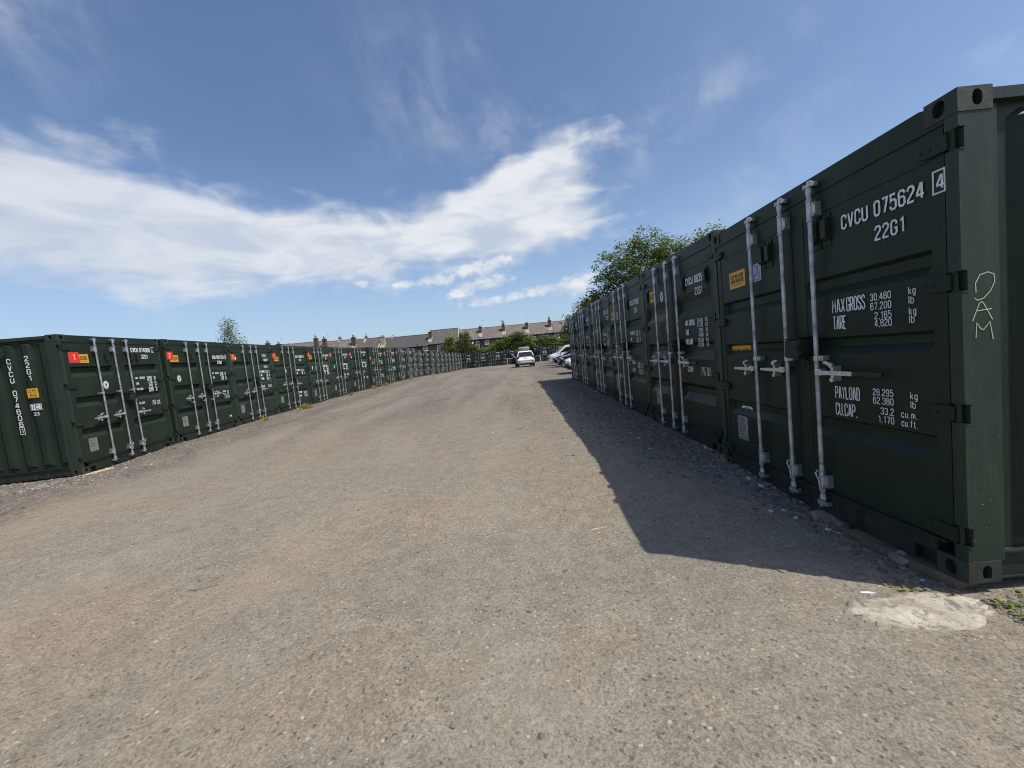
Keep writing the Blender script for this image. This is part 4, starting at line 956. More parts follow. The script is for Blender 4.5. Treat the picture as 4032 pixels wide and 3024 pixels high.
def car(name, label, cat, loc, yaw, P, paint, group=None):
    """P: dict with low (stations y,zb,zt,hw), cab outline [(y,z)], hw0 belt half width, hw1 roof half width, wheels"""
    e = empty(name, loc, (0, 0, yaw)); tag(e, label, cat, group)
    rings = []
    for (y, zb, zt, hw) in P['low']:
        h_ = zt - zb
        half = [(0, zb), (hw * .80, zb), (hw * .96, zb + h_ * .18), (hw, zb + h_ * .45), (hw * .99, zb + h_ * .75), (hw * .93, zt - .02), (hw * .80, zt), (0, zt + P.get('crown', .03))]
        rings.append([(a, y, b) for a, b in half] + [(-a, y, b) for a, b in half[-2:0:-1]])
    mb = MB(); loft(mb, rings)
    cab = P['cab']; zb, zt = P['belt'], P['top']; w0, w1 = P['hw0'], P['hw1']
    def hw(z): t = max(0, (z - zb) / (zt - zb)); return w0 + (w1 - w0) * t ** 1.3
    n = len(cab); V = [(hw(z), y, z) for y, z in cab] + [(-hw(z), y, z) for y, z in cab]
    mb.add(V, [tuple(range(n)), tuple(range(2 * n - 1, n - 1, -1))] + [(i, n + i, n + (i + 1) % n, (i + 1) % n) for i in range(n)])
    body = obj('body', fixn(mb.mesh('body', paint)), e)
    for sx in (1, -1):
        for k, wp in enumerate(P['wins']):
            q = MB(); q.add([(sx * (hw(z) + .006), y, z) for y, z in wp], [tuple(range(len(wp)))]); obj('side_window', q.mesh('side_window', 'car_glass'), e)
        for y in P['wheels']:
            wheel(e, sx * (P['hw'] - .115), y, P['wr'])
            a = MB(); seg = 16; ro = P['wr'] * 1.16; xx = sx * (P['hw'] + .004)
            pts = [(y + ro * math.cos(math.pi * k / seg), P['wr'] + ro * math.sin(math.pi * k / seg)) for k in range(seg + 1)] + [(y - ro, P['wr'] * .75), (y + ro, P['wr'] * .75)]
            a.add([(xx, p, q_) for p, q_ in pts] + [(xx - sx * .25, p, q_) for p, q_ in pts], [tuple(range(len(pts)))] + [(k, k + 1, len(pts) + k + 1, len(pts) + k) for k in range(len(pts) - 1)])
            obj('wheel_arch', a.mesh('wheel_arch', 'car_trim'), e)
            # the tyre stands proud of the dark arch
        m = MB(); y = P['mirror'][0]; z = P['mirror'][1]
        m.box(*sorted((sx * (hw(z) + .01), sx * (hw(z) + .21))), y - .05, y + .06, z, z + .15, .02); obj('mirror', m.mesh('mirror', 'car_trim' if P.get('darkmirror') else paint), e)
    def quad(y0, z0, y1, z1, inset0, inset1, off, nm, mt):
        d = Vector((0, -(z1 - z0), (y1 - y0))).normalized() * off
        q = MB(); a, b = hw(z0) - inset0, hw(z1) - inset1
        n_ = 4; V = []
        for yy, zz, ww in ((y0, z0, a), (y1, z1, b)): V += [(ww * (2 * k / n_ - 1), yy + d.y, zz + d.z) for k in range(n_ + 1)]
        q.add(V, [(k, k + 1, n_ + 2 + k, n_ + 1 + k) for k in range(n_)]); return obj(nm, q.mesh(nm, mt), e)
    quad(*P['screen'], 'windscreen', 'car_glass')
    if 'rear' in P: quad(*P['rear'], 'rear_window', 'car_glass')
    return e, hw
def boxpart(e, nm, mt, *b, ch=.015): return obj(nm, MB().box(*b, ch).mesh(nm, mt), e)

# white SUV with both front doors open and a roof bag
suv = dict(low=[(-2.29, .52, .78, .70), (-2.25, .40, .84, .84), (-2.12, .36, 1.06, .90), (-1.6, .30, 1.08, .925), (-.6, .28, 1.06, .93), (.6, .28, 1.05, .93), (1.0, .28, 1.04, .925), (1.7, .32, .98, .90), (2.1, .36, .90, .83), (2.27, .44, .74, .66)],
           cab=[(-2.16, 1.04), (-1.98, 1.40), (-1.86, 1.62), (-1.72, 1.68), (-.9, 1.72), (-.1, 1.70), (.30, 1.62), (1.10, 1.04)], belt=1.04, top=1.72, hw0=.90, hw1=.66, hw=.93,
           wins=[[(-1.95, 1.10), (-1.78, 1.55), (-1.05, 1.60), (-1.0, 1.10)], [(-.93, 1.10), (-.95, 1.60), (-.15, 1.60), (-.10, 1.10)], [(-.03, 1.10), (-.08, 1.60), (.20, 1.57), (.86, 1.10)]],
           wheels=(-1.36, 1.36), wr=.345, mirror=(.78, 1.06), screen=(1.06, 1.07, .33, 1.59, .09, .06, -.010), rear=(-2.135, 1.10, -1.885, 1.57, .10, .06, .022))
cx, cy = 1.58, 43.3
E_, hwf = car('estate_car', 'white off-roader with both front doors open and a grey bag on its roof', 'car', (cx, cy, gz(cx, cy) - .01), R(3), suv, 'car_white')
for sx in (1, -1):
    boxpart(E_, 'tail_light', 'tail_lens', *sorted((sx * .66, sx * .895)), -2.20, -2.06, .86, 1.16)
    boxpart(E_, 'reflector', 'car_trim', *sorted((sx * .60, sx * .74)), -2.296, -2.26, .545, .655, ch=.01)
    boxpart(E_, 'roof_rail', 'car_trim', *sorted((sx * .62, sx * .66)), -1.5, .1, 1.69, 1.745, ch=.01)
    boxpart(E_, 'headlight', 'head_lens', *sorted((sx * .50, sx * .80)), 2.05, 2.17, .74, .86)
tg = MB(); tg.add([(-.80, -2.215, .80), (.80, -2.215, .80), (.83, -2.145, 1.05), (-.83, -2.145, 1.05), (-.80, -2.1, .80), (.80, -2.1, .80), (.83, -2.1, 1.05), (-.83, -2.1, 1.05)], [(0, 1, 2, 3), (0, 4, 5, 1), (1, 5, 6, 2), (0, 3, 7, 4)])
obj('tailgate', tg.mesh('tailgate', 'car_white'), E_)
boxpart(E_, 'bumper', 'car_white', -.84, .84, -2.315, -2.05, .66, .79, ch=.03)
boxpart(E_, 'bumper_skirt', 'car_silver', -.72, .72, -2.302, -2.10, .40, .53, ch=.03)
boxpart(E_, 'underbody', 'car_trim', -.70, .70, -2.1, 2.0, .24, .42, ch=.02)
npl = boxpart(E_, 'number_plate', 'number_plate', -.26, .26, -2.232, -2.20, .855, .965, ch=.005)
pm = MB(); letters(pm, 'L 7 0', -.20, .885, .055, width=.40, y=-2.2345, th=.34); obj('plate_lettering', pm.mesh('plate_lettering', 'black_print'), npl)
boxpart(E_, 'badge', 'rim', -.04, .04, -2.205, -2.165, 1.0, 1.045, ch=.008)
for sx in (1, -1):
    d = empty('door', (sx * .90, 1.02, 0), (0, 0, sx * R(62)))
    d.parent = E_
    dm = MB(); dm.prism([(0, .36), (-1.05, .36), (-1.10, .70), (-1.08, 1.05), (0, 1.05)], 'x', -.035, .045); dm.v = [(x, y, z) for x, y, z in dm.v]
    obj('door_panel', fixn(dm.mesh('door_panel', 'car_white')), d)
    di = MB(); di.prism([(-.03, .40), (-1.02, .40), (-1.07, .70), (-1.04, 1.03), (-.03, 1.03)], 'x', -.052 if sx > 0 else .046, -.036 if sx > 0 else .062); obj('door_lining', di.mesh('door_lining', 'car_trim'), d)
    df = MB()
    for a, b in (((-.02, 1.05), (-.66, 1.60)), ((-.66, 1.60), (-1.04, 1.62)), ((-1.04, 1.62), (-1.08, 1.05))): df.tube([(0, *a), (0, *b)], .026, 6)
    obj('window_frame', df.mesh('window_frame', 'car_trim'), d)
    dg = MB(); dg.add([(0, -.05, 1.06), (0, -.66, 1.58), (0, -1.02, 1.59), (0, -1.05, 1.06)], [(0, 1, 2, 3)]); obj('door_glass', dg.mesh('door_glass', 'car_glass'), d)
# soft bag lashed to the roof
bgm = MB(); rings = []; rr = random.Random(2)
for k in range(13):
    t = k / 12; y = -.95 + 1.7 * t; s_ = .52 + .06 * math.sin(t * 9); hgt = .33 + .05 * math.sin(t * 6 + 1)
    if k in (0, 12): s_ *= .93; hgt *= .82
    rings.append([(a * s_ + rr.uniform(-.012, .012), y + rr.uniform(-.01, .01), b * hgt + rr.uniform(-.012, .012)) for a, b in ((-1, 0), (1, 0), (1.07, .3), (1.04, .75), (.9, .97), (.3, 1.04), (-.35, 1.0), (-.9, .96), (-1.05, .7), (-1.06, .3))])
loft(bgm, rings)
bag = empty('roof_bag', (cx, cy, gz(cx, cy) + 1.75), (0, 0, R(3))); tag(bag, 'slumped grey soft bag strapped on the roof of the white car', 'bag')
obj('cover', fixn(bgm.mesh('cover', 'fabric_bag', smooth=True)), bag)
for y in (-.55, .30): obj('strap', MB().tube([(-.60, y, .0), (-.59, y, .28), (-.4, y, .385), (.4, y, .40), (.59, y, .28), (.60, y, .0)], .018, 6).mesh('strap', 'car_trim'), bag)
obj('strap', MB().tube([(-.56, -.97, .06), (-.2, -.99, .26), (.2, -.99, .24), (.56, -.97, .05)], .014, 6).mesh('strap', 'car_trim'), bag)

van = dict(low=[(-2.48, .40, 1.0, .90), (-2.40, .30, 1.12, .95), (-.5, .28, 1.12, .96), (.9, .28, 1.12, .96), (1.25, .28, 1.14, .955), (1.9, .30, 1.06, .93), (2.25, .34, .92, .86), (2.43, .42, .74, .70)],
           cab=[(-2.44, 1.10), (-2.40, 1.90), (-2.30, 1.97), (-1.0, 1.99), (.35, 1.94), (.55, 1.86), (1.62, 1.10)], belt=1.10, top=1.99, hw0=.93, hw1=.80, hw=.96,
           wins=[[(.0, 1.18), (.02, 1.72), (.50, 1.70), (1.25, 1.18)], [(-1.2, 1.18), (-1.2, 1.75), (-.12, 1.75), (-.12, 1.18)]], wheels=(-1.45, 1.52), wr=.335, mirror=(1.05, 1.16), screen=(1.56, 1.13, .58, 1.83, .08, .08, -.010), darkmirror=True)
hatch = dict(low=[(-1.98, .45, .85, .74), (-1.90, .34, .92, .84), (-1.0, .27, .94, .88), (.6, .27, .93, .88), (1.0, .27, .92, .88), (1.55, .30, .84, .85), (1.88, .33, .74, .78), (2.02, .42, .62, .60)],
             cab=[(-1.92, .92), (-1.70, 1.32), (-1.50, 1.42), (-.7, 1.48), (.0, 1.44), (.20, 1.38), (1.08, .90)], belt=.91, top=1.48, hw0=.84, hw1=.62, hw=.88,
             wins=[[(-1.45, .98), (-1.40, 1.32), (-.55, 1.38), (-.52, .98)], [(-.45, .98), (-.48, 1.38), (.08, 1.34), (.72, .98)]], wheels=(-1.22, 1.28), wr=.305, mirror=(.62, .95), screen=(1.02, .93, .22, 1.36, .08, .06, -.010), darkmirror=True)
def parked(name, label, cat, x_nose, y, P, paint, length, dark=False):
    x = x_nose + length / 2
    e, _ = car(name, label, cat, (x, y, gz(x, y) - .005), R(90), P, paint, 'vehicles parked on the right')
    hw_ = P['hw']; yf = P['low'][-1][0]; zt = P['low'][-2][2]
    boxpart(e, 'bumper', 'car_trim' if dark else paint, -hw_ * .86, hw_ * .86, yf - .30, yf + .035, .30, .56, ch=.05)
    boxpart(e, 'grille', 'car_trim', -hw_ * .48, hw_ * .48, yf - .10, yf + .022, .57, .70, ch=.01)
    for sx in (1, -1): boxpart(e, 'headlight', 'head_lens', *sorted((sx * hw_ * .60, sx * hw_ * .93)), yf - .34, yf - .13, zt - .24, zt - .06, ch=.03)
    boxpart(e, 'number_plate', 'white_sticker', -.26, .26, yf + .036, yf + .046, .42, .53, ch=.002)
    boxpart(e, 'underbody', 'car_trim', -hw_ * .8, hw_ * .8, -1.7, 1.8, .20, .36, ch=.02)
    return e
parked('parked_van', 'silver van with a dark lower front, farthest of the parked vehicles', 'van', 4.75, 50.2, van, 'car_silver', 4.9, dark=True)
parked('parked_van', 'white van parked nose out beside the silver one', 'van', 4.55, 45.7, van, 'car_white', 4.9)
parked('parked_car', 'dark hatchback parked nose out in front of the white van', 'car', 4.25, 38.3, hatch, 'car_navy', 4.0)
parked('parked_car', 'black hatchback parked nose out, second nearest of the parked vehicles', 'car', 4.30, 34.6, hatch, 'car_dark', 4.0)
parked('parked_car', 'white hatchback nearest behind the end of the right container row', 'car', 2.98, 21.6, hatch, 'car_white', 4.0, dark=True)

# ------------------------------------------------------------------ terrace houses beyond the yard
def house(label, x0, x1, roofm, eave=6.60, ridge=9.65, yf=101.0, windows=(), chims=(), skyl=(), gable_l=None, gable_r=None, pipe=None, dish=(), aerial=()):
    e = empty('terraced_house', (x0, yf, 0)); tag(e, label, 'house', 'stone terrace beyond the yard')
    g = gz((x0 + x1) / 2, yf, False) - .3; W_ = x1 - x0; yr = 4.5; D = 9.0
    mb = MB(); mb.prism([(0, g), (D, g), (D, eave), (yr, ridge - .12), (0, eave)], 'x', .002, W_ - .002); obj('wall', mb.mesh('wall', 'soot_stone'), e)
    sl = (ridge - eave) / yr; mb = MB()
    th = .10; mb.prism([(-.28, eave - .28 * sl + .02), (yr, ridge), (D + .28, eave - .28 * sl + .02), (D + .28, eave - .28 * sl + .02 + th), (yr, ridge + th), (-.28, eave - .28 * sl + .02 + th)], 'x', .004, W_ - .004)
    rf = obj('roof', mb.mesh('roof', roofm), e)
    mb = MB(); mb.tube([(.01, yr, ridge + th * .9), (W_ - .01, yr, ridge + th * .9)], .11, 8); obj('ridge_tiles', mb.mesh('ridge_tiles', roofm), rf)
    mb = MB(); mb.tube([(.01, -.33, eave - .11), (W_ - .01, -.33, eave - .11)], .07, 8); mb.box(.01, W_ - .01, -.26, -.002, eave - .27, eave - .13); obj('gutter', mb.mesh('gutter', 'black_pipe'), e)
    for (cx_, cz, w_, h_, kind) in windows:
        xx = cx_ - x0
        wf = MB(); f = .13
        wf.box(xx - w_ / 2, xx + w_ / 2, -.05, -.002, cz - h_ / 2, cz - h_ / 2 + f); wf.box(xx - w_ / 2, xx + w_ / 2, -.05, -.002, cz + h_ / 2 - f, cz + h_ / 2)
        wf.box(xx - w_ / 2, xx - w_ / 2 + f, -.05, -.002, cz - h_ / 2 + f, cz + h_ / 2 - f); wf.box(xx + w_ / 2 - f, xx + w_ / 2, -.05, -.002, cz - h_ / 2 + f, cz + h_ / 2 - f)
        if kind == 'bar': wf.box(xx - w_ / 2 + f, xx + w_ / 2 - f, -.05, -.002, cz - .05, cz + .05)
        if kind == 'top': wf.box(xx - w_ / 2 + f, xx + w_ / 2 - f, -.05, -.002, cz + h_ * .12, cz + h_ * .12 + .12)
        wf.box(xx - w_ / 2 - .06, xx + w_ / 2 + .06, -.14, -.002, cz - h_ / 2 - .09, cz - h_ / 2 - .002)
        wn = obj('window', wf.mesh('window', 'upvc'), e)
        obj('pane', MB().box(xx - w_ / 2 + f, xx + w_ / 2 - f, -.02, -.004, cz - h_ / 2 + f, cz + h_ / 2 - f).mesh('pane', 'window_glass'), wn)
        obj('lintel', MB().box(xx - w_ / 2 - .15, xx + w_ / 2 + .15, -.03, -.003, cz + h_ / 2 + .003, cz + h_ / 2 + .22).mesh('lintel', 'chimney_stone'), e)
    for (cx_, w_, top, yb, pots, ptop, m_) in chims:
        xx = cx_ - x0; zb = eave + sl * yb - .5
        mb = MB(); mb.box(xx - w_ / 2, xx + w_ / 2, yb - .45, yb + .45, zb, top - .18); mb.box(xx - w_ / 2 - .09, xx + w_ / 2 + .09, yb - .54, yb + .54, top - .1795, top - .04); mb.box(xx - w_ / 2 - .03, xx + w_ / 2 + .03, yb - .48, yb + .48, top - .0395, top)
        ch = obj('chimney', mb.mesh('chimney', m_), rf)
        for k in range(pots):
            px = xx + (k - (pots - 1) / 2) * .34; hh = ptop * (1 if k == 0 else .75)
            obj('chimney_pot', MB().tube([(px, yb, top - .01), (px, yb, top + hh * .85), (px, yb, top + hh * .86), (px, yb, top + hh)], [.13, .11, .15, .14], 10).mesh('chimney_pot', 'terracotta' if m_ == 'pale_stone' or rnd.random() < .5 else 'chimney_stone'), ch)
        fl = MB(); z0_ = eave + sl * (yb - .55) + .115
        def sp(xq, yq, lift): return (xq, yq, eave + sl * yq + .02 + th + lift)
        a = 1.35 + rnd.uniform(-.4, .5)
        fl.add([sp(xx - w_ * .75, yb - .46, .015), sp(xx + w_ * .75, yb - .46, .015), sp(xx + w_ * .6, yb - .46 - a, .015), sp(xx - w_ * .55, yb - .46 - a * .9, .015)], [(0, 1, 2, 3)])
        fl.add([sp(xx + w_ / 2 + .002, yb - .46, .02), sp(xx + w_ / 2 + .16, yb - .46, .02), sp(xx + w_ / 2 + .16, yb + .5, .02), sp(xx + w_ / 2 + .002, yb + .5, .02)], [(0, 1, 2, 3)])
        obj('flashing', fl.mesh('flashing', 'lead'), rf)
    for (cx_, w_, y0_, y1_) in skyl:
        xx = cx_ - x0; s0 = lambda xq, yq, l: (xq, yq, eave + sl * yq + .02 + th + l)
        fm = MB()
        for (a, b, c, d_) in ((xx - w_ / 2, xx + w_ / 2, y0_, y0_ + .08), (xx - w_ / 2, xx + w_ / 2, y1_ - .08, y1_), (xx - w_ / 2, xx - w_ / 2 + .08, y0_ + .08, y1_ - .08), (xx + w_ / 2 - .08, xx + w_ / 2, y0_ + .08, y1_ - .08)):
            fm.add([s0(a, c, .0), s0(b, c, .0), s0(b, d_, .0), s0(a, d_, .0), s0(a, c, .07), s0(b, c, .07), s0(b, d_, .07), s0(a, d_, .07)], [(0, 3, 2, 1), (4, 5, 6, 7), (0, 1, 5, 4), (1, 2, 6, 5), (2, 3, 7, 6), (3, 0, 4, 7)])
        sk = obj('skylight', fm.mesh('skylight', 'lead'), rf)
        pm_ = MB(); pm_.add([s0(xx - w_ / 2 + .08, y0_ + .08, .05), s0(xx + w_ / 2 - .08, y0_ + .08, .05), s0(xx + w_ / 2 - .08, y1_ - .08, .05), s0(xx - w_ / 2 + .08, y1_ - .08, .05)], [(0, 1, 2, 3)]); obj('pane', pm_.mesh('pane', 'window_glass'), sk)
    for side, mname in ((0, gable_l), (1, gable_r)):
        if mname:
            xx = .0 if side == 0 else W_ - .22; mb = MB(); mb.prism([(-.30, eave - .28 * sl + .13), (yr, ridge + .115), (yr, ridge + .26), (-.30, eave - .28 * sl + .27)], 'x', xx, xx + .22); obj('verge_coping', mb.mesh('verge_coping', mname), rf)
    if pipe is not None: obj('drainpipe', MB().tube([(pipe - x0, -.10, g), (pipe - x0, -.10, eave - .2), (pipe - x0, -.28, eave - .05), (pipe - x0, -.28, eave + .75)], .06, 8).mesh('drainpipe', 'black_pipe'), e)
    for dx_, dzz in dish:
        mb = MB(); dc = Vector((dx_ - x0, -.35, dzz)); V_ = [tuple(dc + Vector((0, .08, 0)))] + [tuple(dc + Vector((.26 * math.cos(2 * math.pi * k / 14), -.03, .30 * math.sin(2 * math.pi * k / 14)))) for k in range(14)]
        mb.add(V_, [(0, 1 + k, 1 + (k + 1) % 14) for k in range(14)]); mb.tube([dc + Vector((0, .08, 0)), dc + Vector((0, .35, -.1))], .02, 6); obj('satellite_dish', mb.mesh('satellite_dish', 'upvc'), e)
    for ax, ab, at in aerial:
        mb = MB(); yb = 2.6; mb.tube([(ax - x0, yb, ab), (ax - x0, yb, at)], .022, 6); mb.tube([(ax - x0 - .35, yb, at - .05), (ax - x0 + .5, yb - .1, at + .02)], .018, 5)
        for k in range(6): q_ = -.3 + k * .15; mb.tube([(ax - x0 + q_, yb - .2, at - .03), (ax - x0 + q_, yb + .2, at - .03)], .010, 4)
        obj('aerial', mb.mesh('aerial', 'aerial'), rf)
    return e
CHS = 'chimney_stone'
house('leftmost house of the terrace, grey purple roof above the left containers', -66.0, -57.4, 'stone_slate', eave=7.4, ridge=10.45, chims=((-62.3, .8, 11.05, 2.4, 2, .75, CHS), (-59.5, .8, 10.6, 2.4, 2, .6, CHS)), aerial=((-58.7, 10.2, 12.0),))
house('terrace house roof second from the left, patchy purple slates', -57.4, -48.6, 'stone_slate', eave=7.3, ridge=10.35, chims=((-49.4, .85, 11.05, 1.7, 2, .8, CHS),))
house('terrace house roof with two thick chimneys at its left end', -48.6, -40.3, 'stone_slate', eave=6.9, ridge=10.05, chims=((-47.2, .85, 10.65, 1.7, 2, .7, CHS), (-44.6, .45, 11.0, 5.2, 1, .5, 'terracotta')), aerial=((-46.6, 10.2, 12.1), (-44.2, 10.0, 11.8)))
house('terrace house with a brown roof, pale coping and one chimney', -40.3, -33.0, 'brown_slate', eave=6.7, ridge=9.85, chims=((-39.9, .95, 10.40, 2.2, 2, .75, CHS), (-37.6, .5, 10.6, 5.2, 1, .7, CHS)), gable_l='verge', gable_r='verge')
house('house with a plain dark grey slate roof and a pale chimney', -33.0, -26.5, 'grey_slate', eave=6.45, ridge=9.50, chims=((-32.3, .95, 9.95, 2.2, 2, .35, 'pale_stone'), (-30.6, .9, 9.95, 5.6, 1, .45, CHS)), windows=((-29.0, 5.5, .9, 1.1, 'bar'),))
house('house with dark grey slate roof next to the taller brown-tiled house', -26.5, -20.3, 'grey_slate', eave=6.45, ridge=9.50, windows=((-21.1, 5.65, 1.15, 1.0, 'bar'), (-24.6, 5.6, 1.0, .9, 'bar')), pipe=-23.0)
house('taller house with brown tiled roof, two skylights and a big white window', -20.3, -12.5, 'concrete_tile', eave=6.65, ridge=10.35, windows=((-17.35, 5.25, 1.45, 1.95, 'top'),), chims=((-19.95, .75, 9.95, 2.1, 0, 0, CHS),), skyl=((-18.2, .95, 3.3, 4.0), (-14.8, .95, 3.3, 4.0)), gable_r='verge')
house('stone terrace house right of the tall one, narrow two-light window', -12.5, -6.45, 'stone_slate', eave=6.75, ridge=9.78, windows=((-7.7, 5.3, .75, 2.0, 'bar'),), chims=((-6.9, .72, 10.05, 2.6, 1, .32, CHS),), pipe=-7.0, dish=((-8.9, 6.0),), aerial=((-6.2, 9.4, 11.6),))
house('stone terrace house with a pale chimney flashing in an L shape', -6.45, -.40, 'stone_slate', eave=6.72, ridge=9.74, windows=((-5.35, 5.75, 1.1, .95, 'bar'),), chims=((-.85, .75, 10.08, 2.5, 2, 1.15, CHS),))
house('stone terrace house half hidden by the tallest part of the hedge', -.40, 5.65, 'stone_slate', eave=6.68, ridge=9.70, windows=((2.0, 5.6, 1.1, .95, 'bar'),), chims=((5.25, .72, 9.95, 2.5, 0, 0, CHS),), aerial=((5.5, 9.5, 11.7),), pipe=4.9)
house('stone terrace house with a white window just above the hedge', 5.65, 11.75, 'stone_slate', eave=6.64, ridge=9.66, windows=((6.65, 5.70, 1.15, .80, 'bar'),), chims=((11.25, .75, 10.0, 2.5, 2, .95, CHS),), pipe=10.2)
house('rightmost visible terrace house, one skylight above a white window', 11.75, 18.2, 'stone_slate', eave=6.60, ridge=9.62, windows=((12.65, 5.65, 1.2, 1.1, 'bar'),), skyl=((14.35, 1.2, 3.0, 4.0),), pipe=11.9)
house('end house of the terrace behind the right container row', 18.2, 24.6, 'stone_slate', eave=6.60, ridge=9.62)

# ------------------------------------------------------------------ trees, shrubs
def leafy(mb, rr, c, spread, n, size, flat=.75):
    for _ in range(n):
        p = Vector(c) + Vector((rr.gauss(0, spread), rr.gauss(0, spread), rr.gauss(0, spread * flat)))
        a = rr.uniform(0, 6.283); t = rr.uniform(-.9, .9); s = size * rr.uniform(.6, 1.35)
        u = Vector((math.cos(a), math.sin(a), rr.uniform(-.5, .5))).normalized(); n_ = Vector((rr.gauss(0, .6), rr.gauss(0, .6), 1)).normalized(); v = n_.cross(u).normalized()
        k = s * .42
        mb.add([p - u * s * .5, p + v * k - u * s * .05 + n_ * s * .08, p + u * s * .5, p - v * k - u * s * .05 + n_ * s * .08], [(0, 1, 2), (0, 2, 3)])
def tree(name, label, cat, base, trunk_h, lobes, leafm, leaf, clusters, per, seed, trunk_r=.16, spread=.28, group=None, shell=.45, twigs=True):
    """lobes: (dx,dy,dz,rx,ry,rz) relative to base"""
    rr = random.Random(seed); e = empty(name, base); tag(e, label, cat, group)
    tk = MB(); top = Vector((rr.uniform(-.2, .2), rr.uniform(-.2, .2), trunk_h))
    tk.tube([(0, 0, -.2), (.03, .02, trunk_h * .5), top], [trunk_r, trunk_r * .75, trunk_r * .55], 8)
    lf = MB(); vols = [l[3] * l[4] * l[5] for l in lobes]; tot = sum(v ** .8 for v in vols)
    for l, vol in zip(lobes, vols):
        c = Vector(l[:3]); mid = (top + c) / 2 + Vector((rr.uniform(-.3, .3), rr.uniform(-.3, .3), rr.uniform(-.1, .4)))
        tk.tube([top * .8, mid, c], [trunk_r * .45, trunk_r * .28, trunk_r * .12], 6)
        n = max(6, int(clusters * vol ** .8 / tot))
        for _ in range(n):
            while True:
                q = Vector((rr.uniform(-1, 1), rr.uniform(-1, 1), rr.uniform(-1, 1)))
                if shell < q.length < 1: break
            q *= 1 + .14 * mnoise.noise(q * 2.3 + Vector((seed, 0, 0)))
            p = c + Vector((q.x * l[3], q.y * l[4], q.z * l[5]))
            if twigs and rr.random() < .5: tk.tube([c + (p - c) * .15, c + (p - c) * .6 + Vector((0, 0, rr.uniform(-.1, .15))), p], [trunk_r * .10, trunk_r * .07, trunk_r * .03], 4, cap=False)
            leafy(lf, rr, p, spread, per, leaf)
    obj('trunk', tk.mesh('trunk', 'bark'), e); obj('crown', lf.mesh('crown', leafm), e)
    return e
zt = lambda x, y: gz(x, y, False)
tree('lime_tree', 'large open-crowned tree standing behind the right container row', 'tree', (10.8, 30.5, .2), 3.6,
     [(-1.0, 0, 7.2, 1.9, 1.8, 1.7), (.6, 0, 8.5, 1.6, 1.5, 1.4), (2.2, .2, 7.6, 1.7, 1.5, 1.5), (-2.6, .5, 5.6, 1.6, 1.5, 1.5), (.6, 0, 5.6, 2.3, 1.8, 1.7), (3.0, 0, 5.6, 1.8, 1.6, 1.7), (-3.0, .3, 7.3, .75, .7, 1.2), (-3.9, .6, 4.6, 1.3, 1.2, 1.0), (-1.8, 0, 3.8, 2.4, 1.6, 1.2)],
     'leaf_lime', .155, 560, 46, 11, .20, .24, shell=.15)
tree('shrub', 'low dark leafy shrub showing above the far end of the right row', 'shrub', (7.6, 37.0, .2), 1.4, [(-.9, 0, 3.9, 1.3, 1.3, .9), (.3, 0, 4.8, 1.4, 1.3, 1.0), (1.6, 0, 4.4, 1.5, 1.3, 1.2), (-1.6, .3, 3.1, .9, 1, .7)], 'leaf_lime', .18, 240, 30, 12, .12, .26, shell=.15)
tree('ash_tree', 'paler feathery tree at the right of the open-crowned one', 'tree', (17.8, 36.5, .2), 3.5, [(0, 0, 8.4, 2.3, 2, 2.2), (1.5, 0, 9.5, 1.9, 2, 1.8), (-1.9, 0, 7.0, 2.0, 2, 2.0), (1, 0, 6.0, 3, 2, 2)], 'leaf_pale', .20, 330, 24, 13, .2, .30, shell=.35)
tree('birch_tree', 'small pale feathery tree top behind the left container row', 'tree', (-16.2, 23.3, .1), 2.4, [(0, 0, 4.2, .48, .45, .75), (.03, 0, 4.9, .28, .25, .40), (.55, 0, 3.6, .34, .3, .40), (-.42, 0, 3.6, .34, .3, .42), (.85, 0, 3.2, .25, .25, .45)], 'leaf_birch', .085, 130, 16, 14, .06, .14, shell=.2)
# hedge line behind the far row
hed = [(-11.4, 76.8, [(0, 0, 3.6, 1.7, 1.3, 2.4), (.2, 0, 5.4, 1.0, 1.0, 1.0)], 'leaf_shrub', 'bright green bushy shrub at the left of the hedge'),
       (-8.4, 77.2, [(0, 0, 4.2, 1.5, 1.3, 2.5), (.6, 0, 6.1, .5, .5, 1.0), (-.6, 0, 5.6, .6, .6, 1.1)], 'leaf_dark', 'tall dark shrub with upright sprays, next to the bright one'),
       (-5.8, 77.4, [(0, 0, 2.4, 1.3, 1.2, 1.0), (-.9, 0, 3.0, .9, 1, 1.1)], 'leaf_dark', 'low dull green shrub under the narrow window'),
       (-3.2, 77.4, [(0, 0, 2.4, 1.7, 1.2, 1.2), (1.0, 0, 3.2, 1.1, 1, 1.3)], 'leaf_shrub', 'low light shrub left of the tallest hedge'),
       (-.4, 77.0, [(0, 0, 3.4, 1.7, 1.3, 1.9), (.9, 0, 4.4, 1.2, 1.1, 1.2)], 'leaf_shrub', 'thick green hedge shrub left behind the white car'),
       (2.2, 77.0, [(0, 0, 3.8, 1.8, 1.3, 2.0), (-.2, 0, 5.2, 1.1, 1.0, .9)], 'leaf_dark', 'tallest hedge shrub, right behind the white car'),
       (4.9, 77.2, [(-.6, 0, 3.4, 1.3, 1.2, 1.6), (.5, 0, 2.8, 1.4, 1.2, 1.3)], 'leaf_shrub', 'hedge shrub below the white window, right of the car'),
       (7.4, 77.3, [(0, 0, 3.3, 1.6, 1.2, 1.5), (.6, 0, 2.6, 1.4, 1.2, 1.3)], 'leaf_dark', 'dull hedge shrub above the open right car door'),
       (9.9, 77.3, [(0, 0, 2.6, 1.5, 1.2, 1.3), (1.2, 0, 3.2, .8, .9, 1.2), (-1.1, 0, 3.3, .7, .8, 1.2)], 'leaf_shrub', 'fresh green hedge shrub above the parked vans'),
       (12.4, 77.5, [(0, 0, 2.6, 1.3, 1.2, 1.2)], 'leaf_rust', 'yellowing shrub at the right end of the hedge')]
